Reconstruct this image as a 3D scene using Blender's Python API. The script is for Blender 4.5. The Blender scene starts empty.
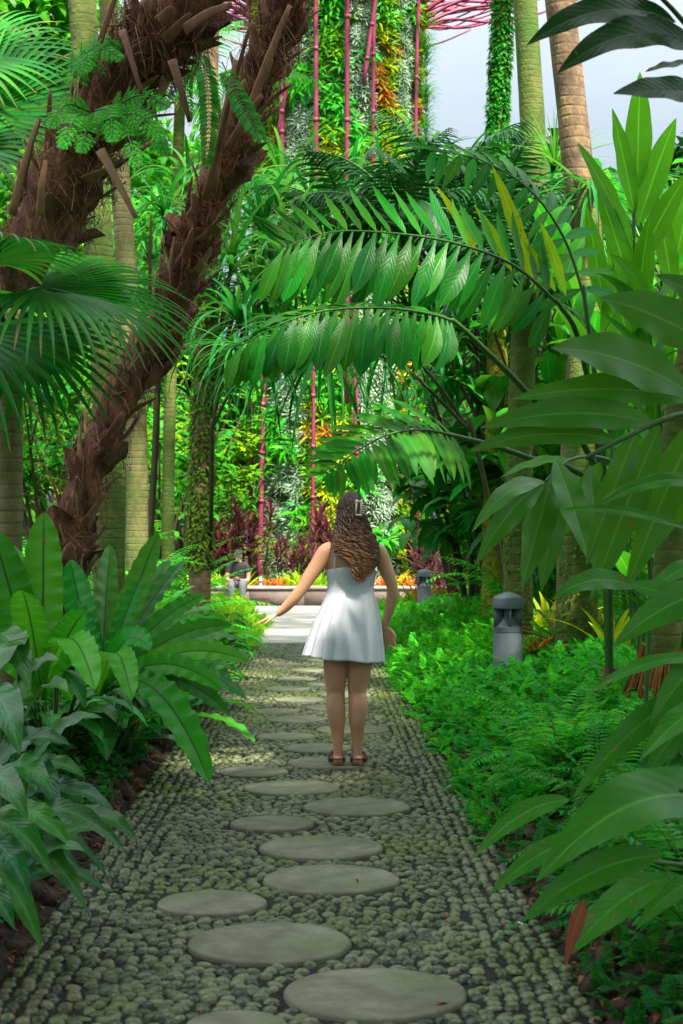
import bpy, math, random
import numpy as np
from math import sin, cos, pi, radians
from mathutils import Vector, noise, kdtree
rng = np.random.default_rng(7)
random.seed(7)
S = bpy.context.scene
C = S.collection
FPX = 1600.0; HZ = 545.0; CH = 1.35; CX = 341.5

# ------------------------------------------------------------------ helpers
def at(px, py, Y):
    return np.array([(px-CX)*Y/FPX, Y, CH-(py-HZ)*Y/FPX])
def xc(Y): return -0.078-0.0157*Y          # centre line of the path
HW = 0.89
def sm(t):
    t = np.clip(t, 0, 1); return t*t*(3-2*t)
def ground(X, Y):
    d = abs(X-xc(Y))-HW-0.02
    side = 1 if X > xc(Y) else -1
    h = 0.10*sm(d/0.10)+ (0.26 if side < 0 else 0.22)*sm((d-0.1)/1.1)
    h += 0.25*sm((d-2.5)/6)
    if Y > 20: h *= 1-0.45*sm((Y-20)/4)
    if Y > 28.2: h = 0.0 if Y < 34.9 else 0.36
    if d > 0.1 and Y < 28.2: h += 0.02*sin(X*7+Y*5)+0.015*sin(X*17-Y*11)
    return float(h)
def gp(px, Y, dz=0.0):
    X = (px-CX)*Y/FPX
    return np.array([X, Y, ground(X, Y)+dz])
def nrm(v):
    v = np.asarray(v, float); return v/max(1e-9, np.linalg.norm(v))
def frame(d, up=(0, 0, 1)):
    y = nrm(d); x = np.cross(y, up)
    if np.linalg.norm(x) < 1e-4: x = np.cross(y, (0.1, 1, 0.05))
    x = nrm(x); z = np.cross(x, y)
    return np.stack([x, y, z], 1)
def rz(a): return np.array([[cos(a), -sin(a), 0], [sin(a), cos(a), 0], [0, 0, 1.0]])
def ry(a): return np.array([[cos(a), 0, sin(a)], [0, 1, 0], [-sin(a), 0, cos(a)]])
def rx(a): return np.array([[1, 0, 0], [0, cos(a), -sin(a)], [0, sin(a), cos(a)]])

_gf = {}
def grid_faces(n, m, wrap=False):
    k = (n, m, wrap)
    if k not in _gf:
        f = []
        for i in range(n):
            for j in range(m):
                a = i*(m if wrap else m+1); b = (i+1)*(m if wrap else m+1)
                j2 = (j+1) % m if wrap else j+1
                f.append((a+j, a+j2, b+j2, b+j))
        _gf[k] = np.array(f, dtype=np.int64)
    return _gf[k]

class G:
    def __init__(s): s.V = []; s.U = []; s.F = []; s.n = 0
    def add(s, V, F, U=None, mat=0):
        V = np.asarray(V, float); 
        s.V.append(V); s.U.append(np.zeros((len(V), 2)) if U is None else U)
        s.F.append((np.asarray(F)+s.n, mat)); s.n += len(V)
    def merge(s, g, M=None, O=None):
        for V, U in zip(g.V, g.U):
            s.V.append(V if M is None else V@M.T+O); s.U.append(U)
        for F, m in g.F: s.F.append((F+s.n, m))
        s.n += g.n
    def mesh(s, name, mats, smooth=True, sharp=None):
        me = bpy.data.meshes.new(name)
        V = np.concatenate(s.V); U = np.concatenate(s.U)
        me.vertices.add(len(V)); me.vertices.foreach_set('co', V.astype(np.float32).ravel())
        loops = np.concatenate([f.ravel() for f, m in s.F])
        cnt = np.concatenate([np.full(len(f), f.shape[1]) for f, m in s.F])
        mi = np.concatenate([np.full(len(f), m) for f, m in s.F])
        st = np.concatenate([[0], np.cumsum(cnt)[:-1]])
        me.loops.add(len(loops)); me.loops.foreach_set('vertex_index', loops.astype(np.int32))
        me.polygons.add(len(cnt)); me.polygons.foreach_set('loop_start', st.astype(np.int32))
        me.polygons.foreach_set('material_index', mi.astype(np.int32))
        if smooth: me.polygons.foreach_set('use_smooth', np.ones(len(cnt), dtype=bool))
        uv = me.uv_layers.new(name='UVMap'); uv.data.foreach_set('uv', U[loops].astype(np.float32).ravel())
        for m in mats: me.materials.append(m)
        me.update(); me.validate()
        if sharp: me.set_sharp_from_angle(angle=radians(sharp))
        return me

def link(name, me, parent=None, loc=None):
    o = bpy.data.objects.new(name, me); C.objects.link(o)
    if parent is not None: o.parent = parent
    if loc is not None: o.location = [float(x) for x in loc]
    return o
def tag(o, label=None, cat=None, group=None, kind=None):
    if label: o['label'] = label
    if cat: o['category'] = cat
    if group: o['group'] = group
    if kind: o['kind'] = kind
    return o
def thing(name, label, cat, loc=(0, 0, 0), rotz=0.0, group=None):
    o = bpy.data.objects.new(name, None); C.objects.link(o)
    o.location = [float(x) for x in loc]; o.rotation_euler = (0, 0, rotz); o.empty_display_size = 0.1
    return tag(o, label, cat, group)
def dup(root, loc, rotz=0.0, sc=1.0, label=None, group=None):
    r = root.copy(); C.objects.link(r); r.location = [float(x) for x in loc]
    r.rotation_euler = (0, 0, rotz); r.scale = (sc, sc, sc)
    if label: r['label'] = label
    if group: r['group'] = group
    for ch in list(root.children):
        c = ch.copy(); C.objects.link(c); c.parent = r
    return r

# ------------------------------------------------------------------ leaf geometry
def shape(kind, s):
    s = np.asarray(s, float)
    if kind == 'lance': w = np.sin(pi*np.clip(s, 0, 1)**0.8)**0.85
    elif kind == 'strap': w = (0.3+0.7*sm(s/0.45))*np.clip(1-s**7, 0, 1)**0.7
    elif kind == 'sword': w = (0.75+0.25*sm(s/0.3))*np.clip(1-s**2.2, 0, 1)
    elif kind == 'paddle': w = np.sin(pi*np.clip(s, 0, 1)**1.1)**0.7
    elif kind == 'wedge': w = (0.12+0.95*sm(s/0.62))*np.clip(1-((s-0.62)/0.385).clip(0, 1)**2.4, 0, 1)
    else: w = 1-s
    return np.maximum(w, 0.015)
def blade(L, W, ns=8, nc=2, e0=0.0, droop=0.8, pw=1.4, fold=0.2, wave=0.0, wf=5, kind='lance', side=0.0, ph=None, twist=0.0):
    s = np.linspace(0, 1, ns+1)
    sm_ = (s[:-1]+s[1:])/2; tm = e0-droop*sm_**pw
    y = np.concatenate([[0], np.cumsum(np.cos(tm))])*L/ns
    z = np.concatenate([[0], np.cumsum(np.sin(tm))])*L/ns
    th = e0-droop*s**pw
    w = shape(kind, s)*W/2
    u = np.linspace(-1, 1, nc+1)
    if ph is None: ph = random.random()*6
    au = np.abs(u)[None, :]
    off = w[:, None]*(fold*au+wave*np.sin(2*pi*wf*s[:, None]+ph+(u[None, :] < 0)*1.7)*au**1.5)
    tw = twist*s[:, None]
    X = u[None, :]*w[:, None]*np.cos(tw)+side*L*s[:, None]**2
    off = off+u[None, :]*w[:, None]*np.sin(tw)
    V = np.stack([X, y[:, None]-np.sin(th)[:, None]*off, z[:, None]+np.cos(th)[:, None]*off], -1).reshape(-1, 3)
    U = np.stack([np.broadcast_to((u+1)/2, (ns+1, nc+1)), np.broadcast_to(s[:, None], (ns+1, nc+1))], -1).reshape(-1, 2)
    return V, grid_faces(ns, nc), U
def put(g, B, M, O, mat=0):
    g.add(B[0]@M.T+O, B[1], B[2], mat)
def tube(g, P, R, k=8, mat=0, flat=1.0, cap=True, up=(0.13, 0.21, 1)):
    P = np.asarray(P, float); n = len(P)
    R = np.broadcast_to(np.asarray(R, float), (n,)) if np.ndim(R) < 2 else np.asarray(R)
    T = np.gradient(P, axis=0); a = np.linspace(0, 2*pi, k, endpoint=False)
    V = []; prev = np.asarray(up, float)
    x = None
    for i in range(n):
        t = nrm(T[i])
        if x is None:
            x = np.cross(t, prev); 
            if np.linalg.norm(x) < 1e-3: x = np.cross(t, (1, 0, 0))
            x = nrm(x)
        else:
            x = nrm(x-t*np.dot(x, t))
        y = np.cross(t, x)
        r = R[i]
        r1, r2 = (r, r*flat) if np.ndim(r) == 0 else r
        V.append(P[i]+np.cos(a)[:, None]*x*r1+np.sin(a)[:, None]*y*r2)
    V = np.concatenate(V)
    U = np.stack([np.tile(a/(2*pi), n), np.repeat(np.linspace(0, 1, n), k)], 1)
    g.add(V, grid_faces(n-1, k, True), U, mat)
    if cap:
        b = g.n-len(V)
        g.F.append((np.array([list(range(b, b+k))[::-1]]), mat))
        g.F.append((np.array([list(range(b+(n-1)*k, b+n*k))]), mat))
def smooth_path(P, n=24):
    P = np.asarray(P, float); m = len(P)
    t = np.linspace(0, m-1, n); out = []
    for q in t:
        i = min(int(q), m-2); f = q-i
        p0 = P[max(i-1, 0)]; p1 = P[i]; p2 = P[i+1]; p3 = P[min(i+2, m-1)]
        out.append(0.5*((2*p1)+(-p0+p2)*f+(2*p0-5*p1+4*p2-p3)*f*f+(-p0+3*p1-3*p2+p3)*f**3))
    return np.array(out)
def scatter(g, T, Ms, Os, mat=0):
    V, F, U = T; n = len(Os); k = len(V)
    VV = np.einsum('nij,kj->nki', Ms, V)+Os[:, None, :]
    FF = (F[None]+(np.arange(n)*k)[:, None, None]).reshape(-1, F.shape[1])
    g.add(VV.reshape(-1, 3), FF, np.tile(U, (n, 1)), mat)
def tmpl(g):        # flatten a G of quads into a template
    return np.concatenate(g.V), np.concatenate([f for f, m in g.F]), np.concatenate(g.U)
def rand_mats(n, tilt=0.5, smin=0.8, smax=1.2, az=None):
    a = rng.uniform(0, 2*pi, n) if az is None else az
    t = rng.normal(0, tilt, n); s = rng.uniform(smin, smax, n)
    ca, sa, ct, st = np.cos(a), np.sin(a), np.cos(t), np.sin(t)
    M = np.zeros((n, 3, 3))
    M[:, 0, 0] = ca; M[:, 0, 1] = -sa*ct; M[:, 0, 2] = sa*st
    M[:, 1, 0] = sa; M[:, 1, 1] = ca*ct; M[:, 1, 2] = -ca*st
    M[:, 2, 1] = st; M[:, 2, 2] = ct
    return M*s[:, None, None]
def rosette(g, n, L, W, e=(1.3, 0.2), droop=(0.6, 1.2), mat=0, O=(0, 0, 0), a0=0.0, ns=8, nc=2, **k):
    for i in range(n):
        f = (i+0.5)/n
        az = a0+i*2.39996+random.uniform(-.2, .2)
        e0 = e[0]+(e[1]-e[0])*f+random.uniform(-.1, .1)
        l = L*random.uniform(.78, 1.1)*(0.8+0.3*f)
        B = blade(l, W*random.uniform(.85, 1.12), ns, nc, e0=e0, droop=random.uniform(*droop), side=random.uniform(-.08, .08), **k)
        put(g, B, rz(az), np.asarray(O, float)+0.02*rz(az)@np.array([0, 1, 0]), mat)
def pinnate(g, P, up, n, Lf, W, env=None, ang=(1.2, 0.5), hang=0.25, kind='lance', ns=5, nc=2, s0=0.12, rr=0.012, mat=0, mrach=1, fold=0.25, droop=0.5, wave=0.0, sides=(-1, 1), lift=0.0, rk=6, jit=0.08):
    """feather leaf along polyline P; leaflets on both sides"""
    P = smooth_path(P, 20); m = len(P)
    up = np.asarray(up, float)
    tube(g, P, np.linspace(rr, rr*.25, m), rk, mrach, cap=False)
    T = np.gradient(P, axis=0)
    for i in range(n):
        f = s0+(1-s0)*(i+0.5)/n
        q = f*(m-1); j = min(int(q), m-2); p = P[j]+(P[j+1]-P[j])*(q-j); t = nrm(T[j]+(T[j+1]-T[j])*(q-j))
        fr = frame(t, up); xx, zz = fr[:, 0], fr[:, 2]
        l0 = (env(f) if env else (sin(pi*min(1, (f-s0)/(1-s0)*0.86+0.14))**0.6))
        for sd in sides:
            a = ang[0]+(ang[1]-ang[0])*f+random.uniform(-jit, jit)
            d = t*cos(a)+sd*xx*sin(a)+zz*(lift+random.uniform(-jit, jit))
            d = nrm(d)+np.array([0, 0, -hang]); 
            hero = ns >= 8
            B = blade(Lf*l0*(random.uniform(.82, 1.1) if hero else random.uniform(.93, 1.07)), W*(0.55+0.45*l0)*(random.uniform(.8, 1.2) if hero else 1), ns, nc, 0, droop*random.uniform(.6, 1.3), fold=fold, wave=wave, kind=kind, side=random.uniform(-.12, .12) if hero else 0, twist=random.uniform(-.5, .5) if hero else 0)
            put(g, B, frame(d, nrm(zz+np.array([0, 0, .35]))), p, mat)
def between(g, P0, P1, W, sag=0.12, up=(0, -0.5, 1), kind='lance', ns=16, nc=6, fold=0.12, wave=0.04, wf=4, mat=0, ph=None, torn=False):
    """one large leaf from P0 to P1, bowed by sag, width across `up`"""
    P0 = np.asarray(P0, float); P1 = np.asarray(P1, float)
    s = np.linspace(0, 1, ns+1); D = P1-P0; Ln = np.linalg.norm(D)
    bow = np.array([0, 0, 1.0])*sag*Ln
    P = P0+D*s[:, None]+bow*(4*s*(1-s))[:, None]
    T = np.gradient(P, axis=0)
    w = shape(kind, s)*W/2; u = np.linspace(-1, 1, nc+1); ph = random.random()*6 if ph is None else ph
    V = []
    for i in range(ns+1):
        fr = frame(T[i], up); au = np.abs(u)
        off = w[i]*(fold*au+wave*3*np.sin(2*pi*wf*s[i]+ph+(u < 0)*1.9)*au**1.5)
        V.append(P[i]+(u*w[i])[:, None]*fr[:, 0]+off[:, None]*fr[:, 2])
    U = np.stack([np.tile((u+1)/2, ns+1), np.repeat(s, nc+1)], 1)
    g.add(np.concatenate(V), grid_faces(ns, nc), U, mat)

# ------------------------------------------------------------------ materials
def newmat(name):
    m = bpy.data.materials.new(name); m.use_nodes = True
    nt = m.node_tree; nt.nodes.clear()
    out = nt.nodes.new('ShaderNodeOutputMaterial')
    return m, nt, out
def N(nt, typ, **k):
    n = nt.nodes.new(typ)
    for a, b in k.items():
        if a.startswith('i_'):
            n.inputs[a[2:].replace('_', ' ')].default_value = b
        else: setattr(n, a, b)
    return n
def mathn(nt, op, a, b=None, clamp=False):
    n = nt.nodes.new('ShaderNodeMath'); n.operation = op; n.use_clamp = clamp
    for i, v in enumerate((a, b)):
        if v is None: continue
        if isinstance(v, (int, float)): n.inputs[i].default_value = v
        else: nt.links.new(v, n.inputs[i])
    return n.outputs[0]
def mixc(nt, fac, a, b, blend='MIX'):
    n = nt.nodes.new('ShaderNodeMix'); n.data_type = 'RGBA'; n.blend_type = blend
    for sock, v in ((n.inputs[0], fac), (n.inputs[6], a), (n.inputs[7], b)):
        if isinstance(v, (int, float)): sock.default_value = v
        elif isinstance(v, tuple): sock.default_value = v if len(v) == 4 else (*v, 1)
        else: nt.links.new(v, sock)
    return n.outputs[2]
def leafmat(name, col, col2=None, rough=0.38, trans=0.38, vein=0.25, veincol=None, hue=0.02, val=0.35, tip=None, lat=14, spec=0.15, edge=None, pale=None):
    m, nt, out = newmat(name); L = nt.links.new
    geo = N(nt, 'ShaderNodeNewGeometry'); uv = N(nt, 'ShaderNodeUVMap'); sep = N(nt, 'ShaderNodeSeparateXYZ'); L(uv.outputs[0], sep.inputs[0])
    u, v = sep.outputs[0], sep.outputs[1]
    col2 = col2 or tuple(c*0.55 for c in col)
    rnd = geo.outputs['Random Per Island']
    base = mixc(nt, rnd, col2, col)
    tc = N(nt, 'ShaderNodeTexCoord')
    no = N(nt, 'ShaderNodeTexNoise', i_Scale=9.0, i_Detail=3.0); L(tc.outputs['Object'], no.inputs['Vector'])
    base = mixc(nt, mathn(nt, 'MULTIPLY', no.outputs[0], 0.45), base, tuple(min(1, c*1.5) for c in col))
    if pale:    # irregular pale figure on either side of the midrib
        n2 = N(nt, 'ShaderNodeTexNoise', i_Scale=28.0, i_Detail=2.0); L(tc.outputs['Object'], n2.inputs['Vector'])
        c_ = mathn(nt, 'ABSOLUTE', mathn(nt, 'SUBTRACT', u, 0.5))
        k = mathn(nt, 'MULTIPLY', mathn(nt, 'SUBTRACT', 0.40, mathn(nt, 'ADD', c_, mathn(nt, 'MULTIPLY', n2.outputs[0], 0.45))), 8.0, True)
        base = mixc(nt, mathn(nt, 'MULTIPLY', k, 0.28), base, pale)
    if tip:
        k = mathn(nt, 'MULTIPLY', mathn(nt, 'SUBTRACT', v, mathn(nt, 'ADD', 0.72, mathn(nt, 'MULTIPLY', rnd, 0.5))), 8, True)
        base = mixc(nt, k, base, tip)
    if edge:
        c_ = mathn(nt, 'ABSOLUTE', mathn(nt, 'SUBTRACT', u, 0.5))
        base = mixc(nt, mathn(nt, 'MULTIPLY', mathn(nt, 'SUBTRACT', c_, 0.3), 6, True), base, edge)
    ns_ = N(nt, 'ShaderNodeTexNoise', i_Scale=45.0, i_Detail=3.0); L(tc.outputs['Object'], ns_.inputs['Vector'])
    nb_ = N(nt, 'ShaderNodeTexNoise', i_Scale=3.0, i_Detail=1.0); L(tc.outputs['Object'], nb_.inputs['Vector'])
    sp_ = mathn(nt, 'MULTIPLY', mathn(nt, 'SUBTRACT', mathn(nt, 'ADD', ns_.outputs[0], mathn(nt, 'MULTIPLY', nb_.outputs[0], 0.35)), 0.84), 14.0, True)
    base = mixc(nt, mathn(nt, 'MULTIPLY', sp_, 0.75), base, (0.16, 0.11, 0.025))
    # midrib and side veins
    du = mathn(nt, 'ABSOLUTE', mathn(nt, 'SUBTRACT', u, 0.5))
    mid = mathn(nt, 'SUBTRACT', 1.0, mathn(nt, 'MULTIPLY', du, 22.0), True)
    wv = mathn(nt, 'SINE', mathn(nt, 'MULTIPLY', mathn(nt, 'SUBTRACT', v, mathn(nt, 'MULTIPLY', du, 0.35)), lat*6.28))
    vc = veincol or tuple(min(1, c*2.2+0.03) for c in col)
    base = mixc(nt, mathn(nt, 'MULTIPLY', mid, vein*2, True), base, vc)
    base = mixc(nt, mathn(nt, 'MULTIPLY', mathn(nt, 'MULTIPLY', mathn(nt, 'ADD', wv, 1.0), 0.5), vein*0.16), base, vc)
    oi = N(nt, 'ShaderNodeObjectInfo')
    hs = N(nt, 'ShaderNodeHueSaturation')
    L(base, hs.inputs['Color'])
    L(mathn(nt, 'ADD', 0.5-hue, mathn(nt, 'MULTIPLY', mathn(nt, 'FRACT', mathn(nt, 'MULTIPLY', rnd, 17.3)), 2*hue)), hs.inputs['Hue'])
    L(mathn(nt, 'ADD', 1-val/2, mathn(nt, 'ADD', mathn(nt, 'MULTIPLY', rnd, val), mathn(nt, 'MULTIPLY', oi.outputs['Random'], 0.22))), hs.inputs['Value'])
    p = N(nt, 'ShaderNodeBsdfPrincipled', i_Roughness=rough); p.inputs['Specular IOR Level'].default_value = spec
    L(hs.outputs[0], p.inputs['Base Color'])
    bp = N(nt, 'ShaderNodeBump', i_Strength=0.3, i_Distance=0.003)
    L(mathn(nt, 'SUBTRACT', mathn(nt, 'MULTIPLY', wv, 0.2), mid), bp.inputs['Height']); L(bp.outputs[0], p.inputs['Normal'])
    tr = N(nt, 'ShaderNodeBsdfTranslucent')
    tcn = N(nt, 'ShaderNodeHueSaturation'); tcn.inputs['Hue'].default_value = 0.485; tcn.inputs['Value'].default_value = 1.7; L(hs.outputs[0], tcn.inputs['Color'])
    L(tcn.outputs[0], tr.inputs['Color'])
    mx = N(nt, 'ShaderNodeMixShader'); mx.inputs[0].default_value = trans
    L(p.outputs[0], mx.inputs[1]); L(tr.outputs[0], mx.inputs[2]); L(mx.outputs[0], out.inputs[0])
    return m
def stonemat(name, cols, scale=4.0, rough=0.8, bump=0.3, bscale=30.0, island=0.0, moss=None, mosst=0.5, stretch=(1, 1, 1), dist=0.01, mscale=1.3, spec=0.4, rings=0.0, ringcol=None, coord='Object'):
    m, nt, out = newmat(name); L = nt.links.new
    tc = N(nt, 'ShaderNodeTexCoord'); mp = N(nt, 'ShaderNodeMapping'); mp.inputs['Scale'].default_value = stretch
    L(tc.outputs[coord], mp.inputs['Vector'])
    n1 = N(nt, 'ShaderNodeTexNoise', i_Scale=scale, i_Detail=6.0, i_Roughness=0.65); L(mp.outputs[0], n1.inputs['Vector'])
    fac = mathn(nt, 'MULTIPLY', mathn(nt, 'SUBTRACT', n1.outputs[0], 0.3), 2.5, True)
    if island > 0:
        geo = N(nt, 'ShaderNodeNewGeometry')
        fac = mathn(nt, 'ADD', mathn(nt, 'MULTIPLY', fac, 1-island), mathn(nt, 'MULTIPLY', geo.outputs['Random Per Island'], island), True)
    rp = N(nt, 'ShaderNodeValToRGB'); L(fac, rp.inputs[0])
    els = rp.color_ramp.elements
    while len(els) < len(cols): els.new(0.5)
    for i, c in enumerate(cols):
        els[i].position = i/(len(cols)-1); els[i].color = (*c, 1)
    base = rp.outputs[0]
    if moss:
        n2 = N(nt, 'ShaderNodeTexNoise', i_Scale=mscale, i_Detail=5.0, i_Roughness=0.7); L(tc.outputs[coord], n2.inputs['Vector'])
        k = mathn(nt, 'MULTIPLY', mathn(nt, 'SUBTRACT', n2.outputs[0], mosst), 6.0, True)
        base = mixc(nt, mathn(nt, 'MULTIPLY', k, 0.85), base, moss)
    h = None
    n3 = N(nt, 'ShaderNodeTexNoise', i_Scale=bscale, i_Detail=4.0); L(mp.outputs[0], n3.inputs['Vector'])
    h = n3.outputs[0]
    if rings > 0:
        sp = N(nt, 'ShaderNodeSeparateXYZ'); L(tc.outputs[coord], sp.inputs[0])
        nn = N(nt, 'ShaderNodeTexNoise', i_Scale=2.5); L(tc.outputs[coord], nn.inputs['Vector'])
        w = mathn(nt, 'SINE', mathn(nt, 'ADD', mathn(nt, 'MULTIPLY', sp.outputs[2], rings), mathn(nt, 'MULTIPLY', nn.outputs[0], 5.0)))
        w = mathn(nt, 'MULTIPLY', mathn(nt, 'POWER', mathn(nt, 'ADD', mathn(nt, 'MULTIPLY', w, 0.5), 0.5), 8.0), mathn(nt, 'MULTIPLY', mathn(nt, 'SUBTRACT', n1.outputs[0], 0.38), 4.0, True))
        base = mixc(nt, mathn(nt, 'MULTIPLY', w, 0.28), base, ringcol or tuple(c*0.4 for c in cols[0]))
        h = mathn(nt, 'SUBTRACT', h, mathn(nt, 'MULTIPLY', w, 0.35))
    p = N(nt, 'ShaderNodeBsdfPrincipled', i_Roughness=rough); p.inputs['Specular IOR Level'].default_value = spec
    L(base, p.inputs['Base Color'])
    bp = N(nt, 'ShaderNodeBump', i_Strength=bump, i_Distance=dist); L(h, bp.inputs['Height']); L(bp.outputs[0], p.inputs['Normal'])
    L(p.outputs[0], out.inputs[0])
    return m

M = {}
M['leaf_mid'] = leafmat('leaf_mid', (0.020, 0.22, 0.010), (0.008, 0.10, 0.006), rough=0.35, trans=0.4)
M['leaf_dark'] = leafmat('leaf_dark', (0.004, 0.055, 0.007), (0.003, 0.030, 0.005), rough=0.3, trans=0.25, vein=0.2)  # shade on the top-right leaves is worked into this dark green
M['leaf_bright'] = leafmat('leaf_bright', (0.048, 0.27, 0.012), (0.018, 0.13, 0.008), rough=0.4, trans=0.45)
M['leaf_lime'] = leafmat('leaf_lime', (0.17, 0.35, 0.010), (0.06, 0.22, 0.008), rough=0.45, trans=0.45)
M['leaf_yellow'] = leafmat('leaf_yellow', (0.40, 0.42, 0.012), (0.10, 0.28, 0.010), rough=0.4, trans=0.45, tip=(0.55, 0.22, 0.02))
M['nest_fern'] = leafmat('nest_fern', (0.034, 0.29, 0.010), (0.014, 0.15, 0.007), rough=0.32, spec=0.25, trans=0.34, vein=0.6, veincol=(0.015, 0.06, 0.01), lat=26)
M['glossy'] = leafmat('glossy', (0.014, 0.18, 0.008), (0.005, 0.075, 0.005), rough=0.36, trans=0.28, vein=0.28, lat=12, spec=0.22)
M['ginger'] = leafmat('ginger', (0.022, 0.19, 0.007), (0.010, 0.09, 0.005), rough=0.30, spec=0.25, trans=0.30, vein=0.3, veincol=(0.10, 0.32, 0.05), lat=34)
M['ginger_bright'] = leafmat('ginger_bright', (0.040, 0.30, 0.010), (0.014, 0.14, 0.006), rough=0.32, spec=0.22, trans=0.45, vein=0.3, lat=30)
M['pale_leaf'] = leafmat('pale_leaf', (0.012, 0.13, 0.010), (0.005, 0.06, 0.006), rough=0.28, spec=0.28, trans=0.22, vein=0.2, pale=(0.10, 0.26, 0.13))
M['fan'] = leafmat('fan', (0.016, 0.18, 0.010), (0.006, 0.080, 0.007), rough=0.34, spec=0.22, trans=0.3, vein=0.3, lat=2, tip=(0.25, 0.2, 0.07))
M['strap'] = leafmat('strap', (0.012, 0.16, 0.020), (0.005, 0.07, 0.010), rough=0.3, trans=0.3, vein=0.15, lat=2)
M['strap_light'] = leafmat('strap_light', (0.03, 0.20, 0.018), (0.010, 0.09, 0.010), rough=0.35, trans=0.4, vein=0.15, lat=2)
M['red_leaf'] = leafmat('red_leaf', (0.125, 0.026, 0.034), (0.022, 0.022, 0.012), rough=0.35, trans=0.35, vein=0.15, veincol=(0.35, 0.03, 0.08), hue=0.03)
M['red_green'] = leafmat('red_green', (0.06, 0.17, 0.02), (0.04, 0.09, 0.012), rough=0.35, trans=0.35, edge=(0.45, 0.05, 0.03), vein=0.2)
M['orange_leaf'] = leafmat('orange_leaf', (0.42, 0.12, 0.018), (0.25, 0.25, 0.012), rough=0.4, trans=0.4, hue=0.03)
M['silver_leaf'] = leafmat('silver_leaf', (0.32, 0.43, 0.32), (0.16, 0.27, 0.15), rough=0.6, trans=0.25, vein=0.1)
M['ground_green'] = leafmat('ground_green', (0.022, 0.32, 0.012), (0.009, 0.15, 0.008), rough=0.5, trans=0.45, vein=0.1, hue=0.03)
M['fern_green'] = leafmat('fern_green', (0.050, 0.40, 0.02), (0.020, 0.20, 0.012), rough=0.4, trans=0.42, vein=0.15)
M['dead_leaf'] = leafmat('dead_leaf', (0.20, 0.085, 0.03), (0.07, 0.03, 0.012), rough=0.7, trans=0.15, hue=0.02)
M['dry_yellow'] = leafmat('dry_yellow', (0.50, 0.36, 0.06), (0.4, 0.25, 0.05), rough=0.6, trans=0.2)
M['stem'] = stonemat('stem', [(0.02, 0.09, 0.01), (0.05, 0.15, 0.02)], 8, 0.45, 0.15, 40)
M['stem_brown'] = stonemat('stem_brown', [(0.03, 0.04, 0.012), (0.09, 0.07, 0.025)], 8, 0.6, 0.3, 40)
M['soil'] = stonemat('soil', [(0.008, 0.006, 0.004), (0.035, 0.02, 0.012), (0.075, 0.035, 0.018)], 6, 0.95, 1.0, 22, moss=(0.02, 0.05, 0.008), mosst=0.56, mscale=2.5, dist=0.05)
M['mortar'] = stonemat('mortar', [(0.003, 0.003, 0.002), (0.010, 0.012, 0.007)], 14, 0.95, 0.6, 60, moss=(0.03, 0.07, 0.006), mosst=0.55, mscale=3)
M['pebble'] = stonemat('pebble', [(0.009, 0.012, 0.006), (0.034, 0.044, 0.018), (0.140, 0.152, 0.075), (0.055, 0.078, 0.014)], 9, 0.36, 0.25, 90, island=0.78, moss=(0.07, 0.105, 0.005), mosst=0.50, mscale=1.1, dist=0.003)
M['slab'] = stonemat('slab', [(0.085, 0.09, 0.055), (0.14, 0.142, 0.094), (0.22, 0.217, 0.155)], 7, 0.8, 0.35, 160, moss=(0.10, 0.14, 0.04), mosst=0.52, mscale=2.0, dist=0.002)
M['concrete'] = stonemat('concrete', [(0.30, 0.28, 0.25), (0.42, 0.40, 0.36), (0.52, 0.49, 0.44)], 3, 0.85, 0.2, 70, dist=0.003)
M['joint'] = stonemat('joint', [(0.08, 0.075, 0.065), (0.13, 0.12, 0.10)], 5, 0.9, 0.1)
M['planter'] = stonemat('planter', [(0.10, 0.075, 0.065), (0.17, 0.13, 0.11)], 3, 0.8, 0.2, 50, stretch=(1, 1, 3))
M['planter_top'] = stonemat('planter_top', [(0.28, 0.25, 0.22), (0.40, 0.36, 0.32)], 3, 0.8, 0.15, 50)
M['bark'] = stonemat('bark', [(0.07, 0.065, 0.022), (0.17, 0.15, 0.055), (0.27, 0.22, 0.10)], 5, 0.85, 0.6, 25, stretch=(1, 1, 0.35), moss=(0.08, 0.13, 0.012), mosst=0.47, mscale=2.2, rings=95.0, dist=0.02)
M['bark_green'] = stonemat('bark_green', [(0.04, 0.06, 0.012), (0.11, 0.14, 0.022), (0.19, 0.17, 0.05)], 5, 0.85, 0.6, 25, moss=(0.05, 0.13, 0.012), mosst=0.45, mscale=2, rings=85.0, dist=0.02)
M['bark_warm'] = stonemat('bark_warm', [(0.07, 0.045, 0.028), (0.17, 0.11, 0.065), (0.38, 0.25, 0.11)], 7, 0.85, 0.6, 28, stretch=(1, 1, 0.5), rings=75.0, dist=0.02, moss=(0.10, 0.10, 0.02), mosst=0.6)
M['bark_gold'] = stonemat('bark_gold', [(0.20, 0.16, 0.02), (0.40, 0.34, 0.03), (0.30, 0.20, 0.05)], 14, 0.9, 0.8, 60, dist=0.02, moss=(0.16, 0.26, 0.015), mosst=0.5, mscale=4)
M['fibre'] = stonemat('fibre', [(0.035, 0.016, 0.009), (0.18, 0.078, 0.042), (0.40, 0.19, 0.10)], 9, 0.9, 1.0, 60, stretch=(1, 1, 0.3), dist=0.03)
M['boot'] = stonemat('boot', [(0.08, 0.038, 0.022), (0.24, 0.12, 0.065), (0.44, 0.27, 0.15)], 7, 0.8, 0.6, 50, island=0.5, stretch=(1, 1, 0.2), dist=0.01)
M['hairfibre'] = stonemat('hairfibre', [(0.06, 0.026, 0.013), (0.22, 0.10, 0.05), (0.42, 0.23, 0.12)], 3, 0.85, 0.0, island=0.9)
M['root_orange'] = stonemat('root_orange', [(0.10, 0.04, 0.01), (0.30, 0.13, 0.03), (0.42, 0.2, 0.05)], 12, 0.9, 1.0, 60, island=0.4)
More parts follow.
